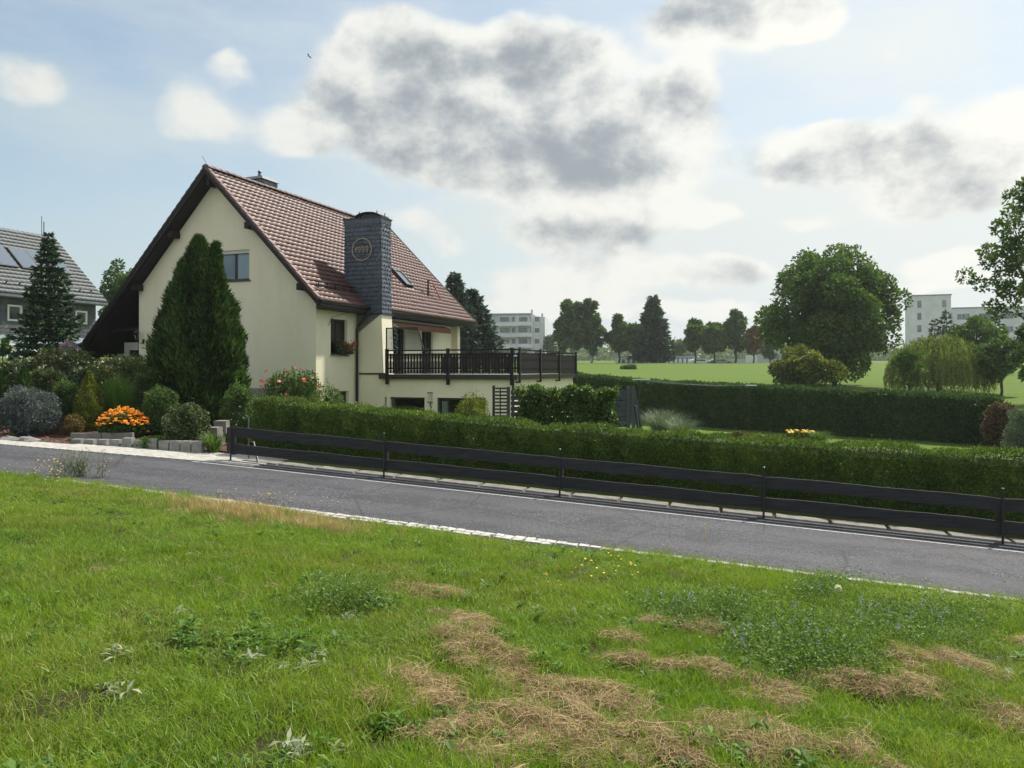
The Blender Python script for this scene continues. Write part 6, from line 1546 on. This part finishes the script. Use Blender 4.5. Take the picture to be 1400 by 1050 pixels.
# loose straws
X2, Y2 = meadow(1500, 2.5, 11, .9); m_ = (vnoise(X2, Y2, .55, 11) + .25 * (X2 / np.maximum(Y2, 1)) * 2 > .35); X2, Y2 = X2[m_], Y2[m_]
tv = mk_variants('loose straw', lambda i: strands(8, .12, .10, .002, .015), 4, M['hay'])
scatter('loose_straw', np.stack([X2, Y2, Gz(X2, Y2) + .05], 1), tv, rng.uniform(.7, 1.2, len(X2)), 'single dry straws strewn over the meadow', 'straw', 4)
# standing dry grass by the road edge at left
pd_ = []
for k in range(520):
    u = random.gauss(325, 48); v = 701 + (u - 330) * .125 + random.gauss(0, 6); pd_.append(pick(u, v))
for k in range(150):
    u = random.gauss(440, 36); pd_.append(pick(u, 722 + (u - 440) * .12 + random.gauss(0, 5)))
pd_ = np.array([p for p in pd_ if ac(p[0], p[1])[1] < -4.3])
sv = mk_variants('dry tuft', lambda i: blades(46, .10, .08, .22, .005, .5), 4, M['strawgrass'])
scatter('dry_grass', pd_, sv, rng.uniform(.65, 1.15, len(pd_)), 'yellowed dry grass standing at the road edge, left of centre', 'grass', 4)
# broadleaf weeds
wv_ = mk_variants('weed', lambda i: rosette(16, .065, .022, .07), 5, M['weed'])
X3, Y3 = meadow(1500, 2.4, 12, .9); m_ = vnoise(X3, Y3, 1.0, 14) > .1; X3, Y3 = list(X3[m_]), list(Y3[m_])
for (cu, cv_, su, sv_, k_) in ((470, 815, 40, 15, 60), (930, 845, 50, 12, 70), (1060, 890, 50, 18, 70), (300, 880, 80, 18, 60), (580, 1010, 60, 20, 40), (1240, 860, 70, 20, 60)):
    for k in range(k_):
        p = pick(random.gauss(cu, su), random.gauss(cv_, sv_)); X3.append(p[0]); Y3.append(p[1])
X3 = np.array(X3); Y3 = np.array(Y3); m_ = ac(X3, Y3)[1] < -4.4; X3, Y3 = X3[m_], Y3[m_]
scatter('broadleaf_weeds', np.stack([X3, Y3, Gz(X3, Y3) + .02], 1), wv_, rng.uniform(.5, 1.25, len(X3)), 'broad leaved weeds mixed into the meadow grass', 'weeds', 5)
vv = mk_variants('vetch tuft', vetchv, 4, M['vetch']); pv = []
for (cu, cv_, su, sv_, k_) in ((1095, 905, 40, 16, 80), (1190, 862, 45, 14, 34), (985, 845, 40, 10, 30), (1130, 820, 20, 6, 20), (480, 830, 30, 8, 12), (1270, 870, 40, 14, 50)):
    for k in range(k_): pv.append(pick(random.gauss(cu, su), random.gauss(cv_, sv_)))
pv = np.array([p for p in pv if ac(p[0], p[1])[1] < -4.5])
scatter('vetch', pv, vv, rng.uniform(.6, 1.15, len(pv)), 'bushy grey green vetch patch right of centre on the bank', 'wild plants', 4)
pf = mk_variants('vetch flower', lambda i: spikes(4, .06, .07, .26), 3, M['petal_purple']); sel = pv[rng.random(len(pv)) < .09]
scatter('vetch_flowers', sel, pf, rng.uniform(.7, 1.1, len(sel)), 'pale violet flower spikes standing in the vetch patch', 'wild flowers', 3)
yf = mk_variants('yellow bloom', lambda i: heads(6, .017, .10, .14, .40), 3, M['petal_yellow']); py = []
for (cu, cv_, su, sv_, k_) in ((985, 765, 28, 4, 80), (400, 704, 60, 5, 22), (180, 668, 50, 3, 26), (960, 735, 10, 3, 4), (820, 800, 40, 10, 5), (60, 662, 8, 2, 5)):
    for k in range(k_): py.append(pick(random.gauss(cu, su), random.gauss(cv_, sv_)))
py = np.array([p for p in py if ac(p[0], p[1])[1] < -4.3]); scatter('yellow_wildflowers', py, yf, rng.uniform(.7, 1.2, len(py)), 'small yellow wildflowers along the road edge of the bank', 'wild flowers', 3)
wf = mk_variants('white bloom', lambda i: heads(4, .014, .10, .10, .26), 3, M['petal_white']); pw_ = []
for (cu, cv_, su, sv_, k_) in ((150, 660, 90, 4, 26), (30, 650, 20, 4, 8), (1330, 812, 40, 5, 10), (1180, 820, 40, 10, 4)):
    for k in range(k_): pw_.append(pick(random.gauss(cu, su), random.gauss(cv_, sv_)))
pw_ = np.array([p for p in pw_ if ac(p[0], p[1])[1] < -4.3]); scatter('white_wildflowers', pw_, wf, rng.uniform(.7, 1.2, len(pw_)), 'tiny white yarrow flowers dotted over the bank', 'wild flowers', 3)
slv = mk_variants('silver leaf', lambda i: rosette(12, .09, .022, .06), 3, M['silver']); ps_ = [pick(u + random.gauss(0, 6), v + random.gauss(0, 3)) for (u, v) in ((437, 908), (437, 910), (425, 912), (400, 1035), (410, 1038), (480, 845), (350, 900), (460, 1035), (165, 905), (145, 945), (160, 952), (660, 930), (395, 918), (250, 838), (345, 905), (610, 1000)) for _ in range(2)]
scatter('silver_leaves', np.array(ps_), slv, rng.uniform(.6, 1.1, len(ps_)), 'silvery leaf rosettes in the near meadow', 'wild plants', 3)
# airy silver mugwort standing against the road
b = pick(108, 655); mg = empty('mugwort', b); tag(mg, 'airy silvery mugwort plant rising over the road edge at left', 'wild plant')
mb = MB(); Ps = []; Ds = []
for k in range(75):
    w = random.random() * 6.28; r0 = random.random() * .55; lx = random.gauss(0, .2); ht = random.uniform(.28, .60); x0, y0 = math.cos(w) * r0 * 1.1, math.sin(w) * r0 * .25
    q = [(x0, y0, -.03), (x0 + lx * .4, y0, ht * .5), (x0 + lx, y0 + random.gauss(0, .05), ht)]; mb.tube(q, [.004, .003, .0015], 4, False)
    for j in range(26):
        s = random.uniform(.2, 1); Ps.append(np.array([x0 + lx * s ** 1.3, y0, ht * s]) + rng.normal(size=3) * .012); Ds.append(np.array([random.gauss(0, 1), random.gauss(0, 1), .6]))
V, T = leaves(np.array(Ps), .045, .011, np.array(Ds), .4); link('leaves', quadmesh('leaves', V, T), M['silver'], mg); mb.build('stems', M['silver'], mg, fix=False)
# tall thin seed stalk near the yellow flowers
b = pick(963, 757); sk_ = MB().tube([(0, 0, 0), (.02, 0, .25), (.0, 0, .46)], [.004, .003, .008], 5); 
for k in range(40): z = random.uniform(.22, .48); sk_.lathe([(.002, 0), (.007, .006), (.002, .012)], (random.gauss(0, .008), random.gauss(0, .008), z), 4)
tag(sk_.build('seed_stalk', M['strawgrass'], None, b, fix=False), 'tall thin brown seed stalk in the yellow flowers at the road edge', 'wild plant')
b = pick(1146, 838); dl = empty('dandelion_clock', b); tag(dl, 'pale round dandelion seed head right of centre in the grass', 'wild flower')
V, T = leaves(np.zeros((140, 3)) + np.array([0, 0, .26]), .045, .008, None, 1); link('seed_head', quadmesh('seed_head', V, T), M['petal_white'], dl); MB().tube([(0, 0, 0), (0, 0, .26)], .004, 5).build('stem', M['strawgrass'], dl)

# ------------------------------------------------------------------ thin summer haze
t = NT('haze'); t.N.remove(t.b); pv_ = t.n('ShaderNodeVolumePrincipled'); pv_.inputs['Density'].default_value = .00032; pv_.inputs['Color'].default_value = (.92, .96, 1, 1); pv_.inputs['Anisotropy'].default_value = .35
t.L.new(pv_.outputs[0], t.out.inputs['Volume'])
tag(MB().box(-420, 420, -12, 1200, -12, 45).build('haze', t.m), kind='stuff')
SC.cycles.volume_bounces = 0
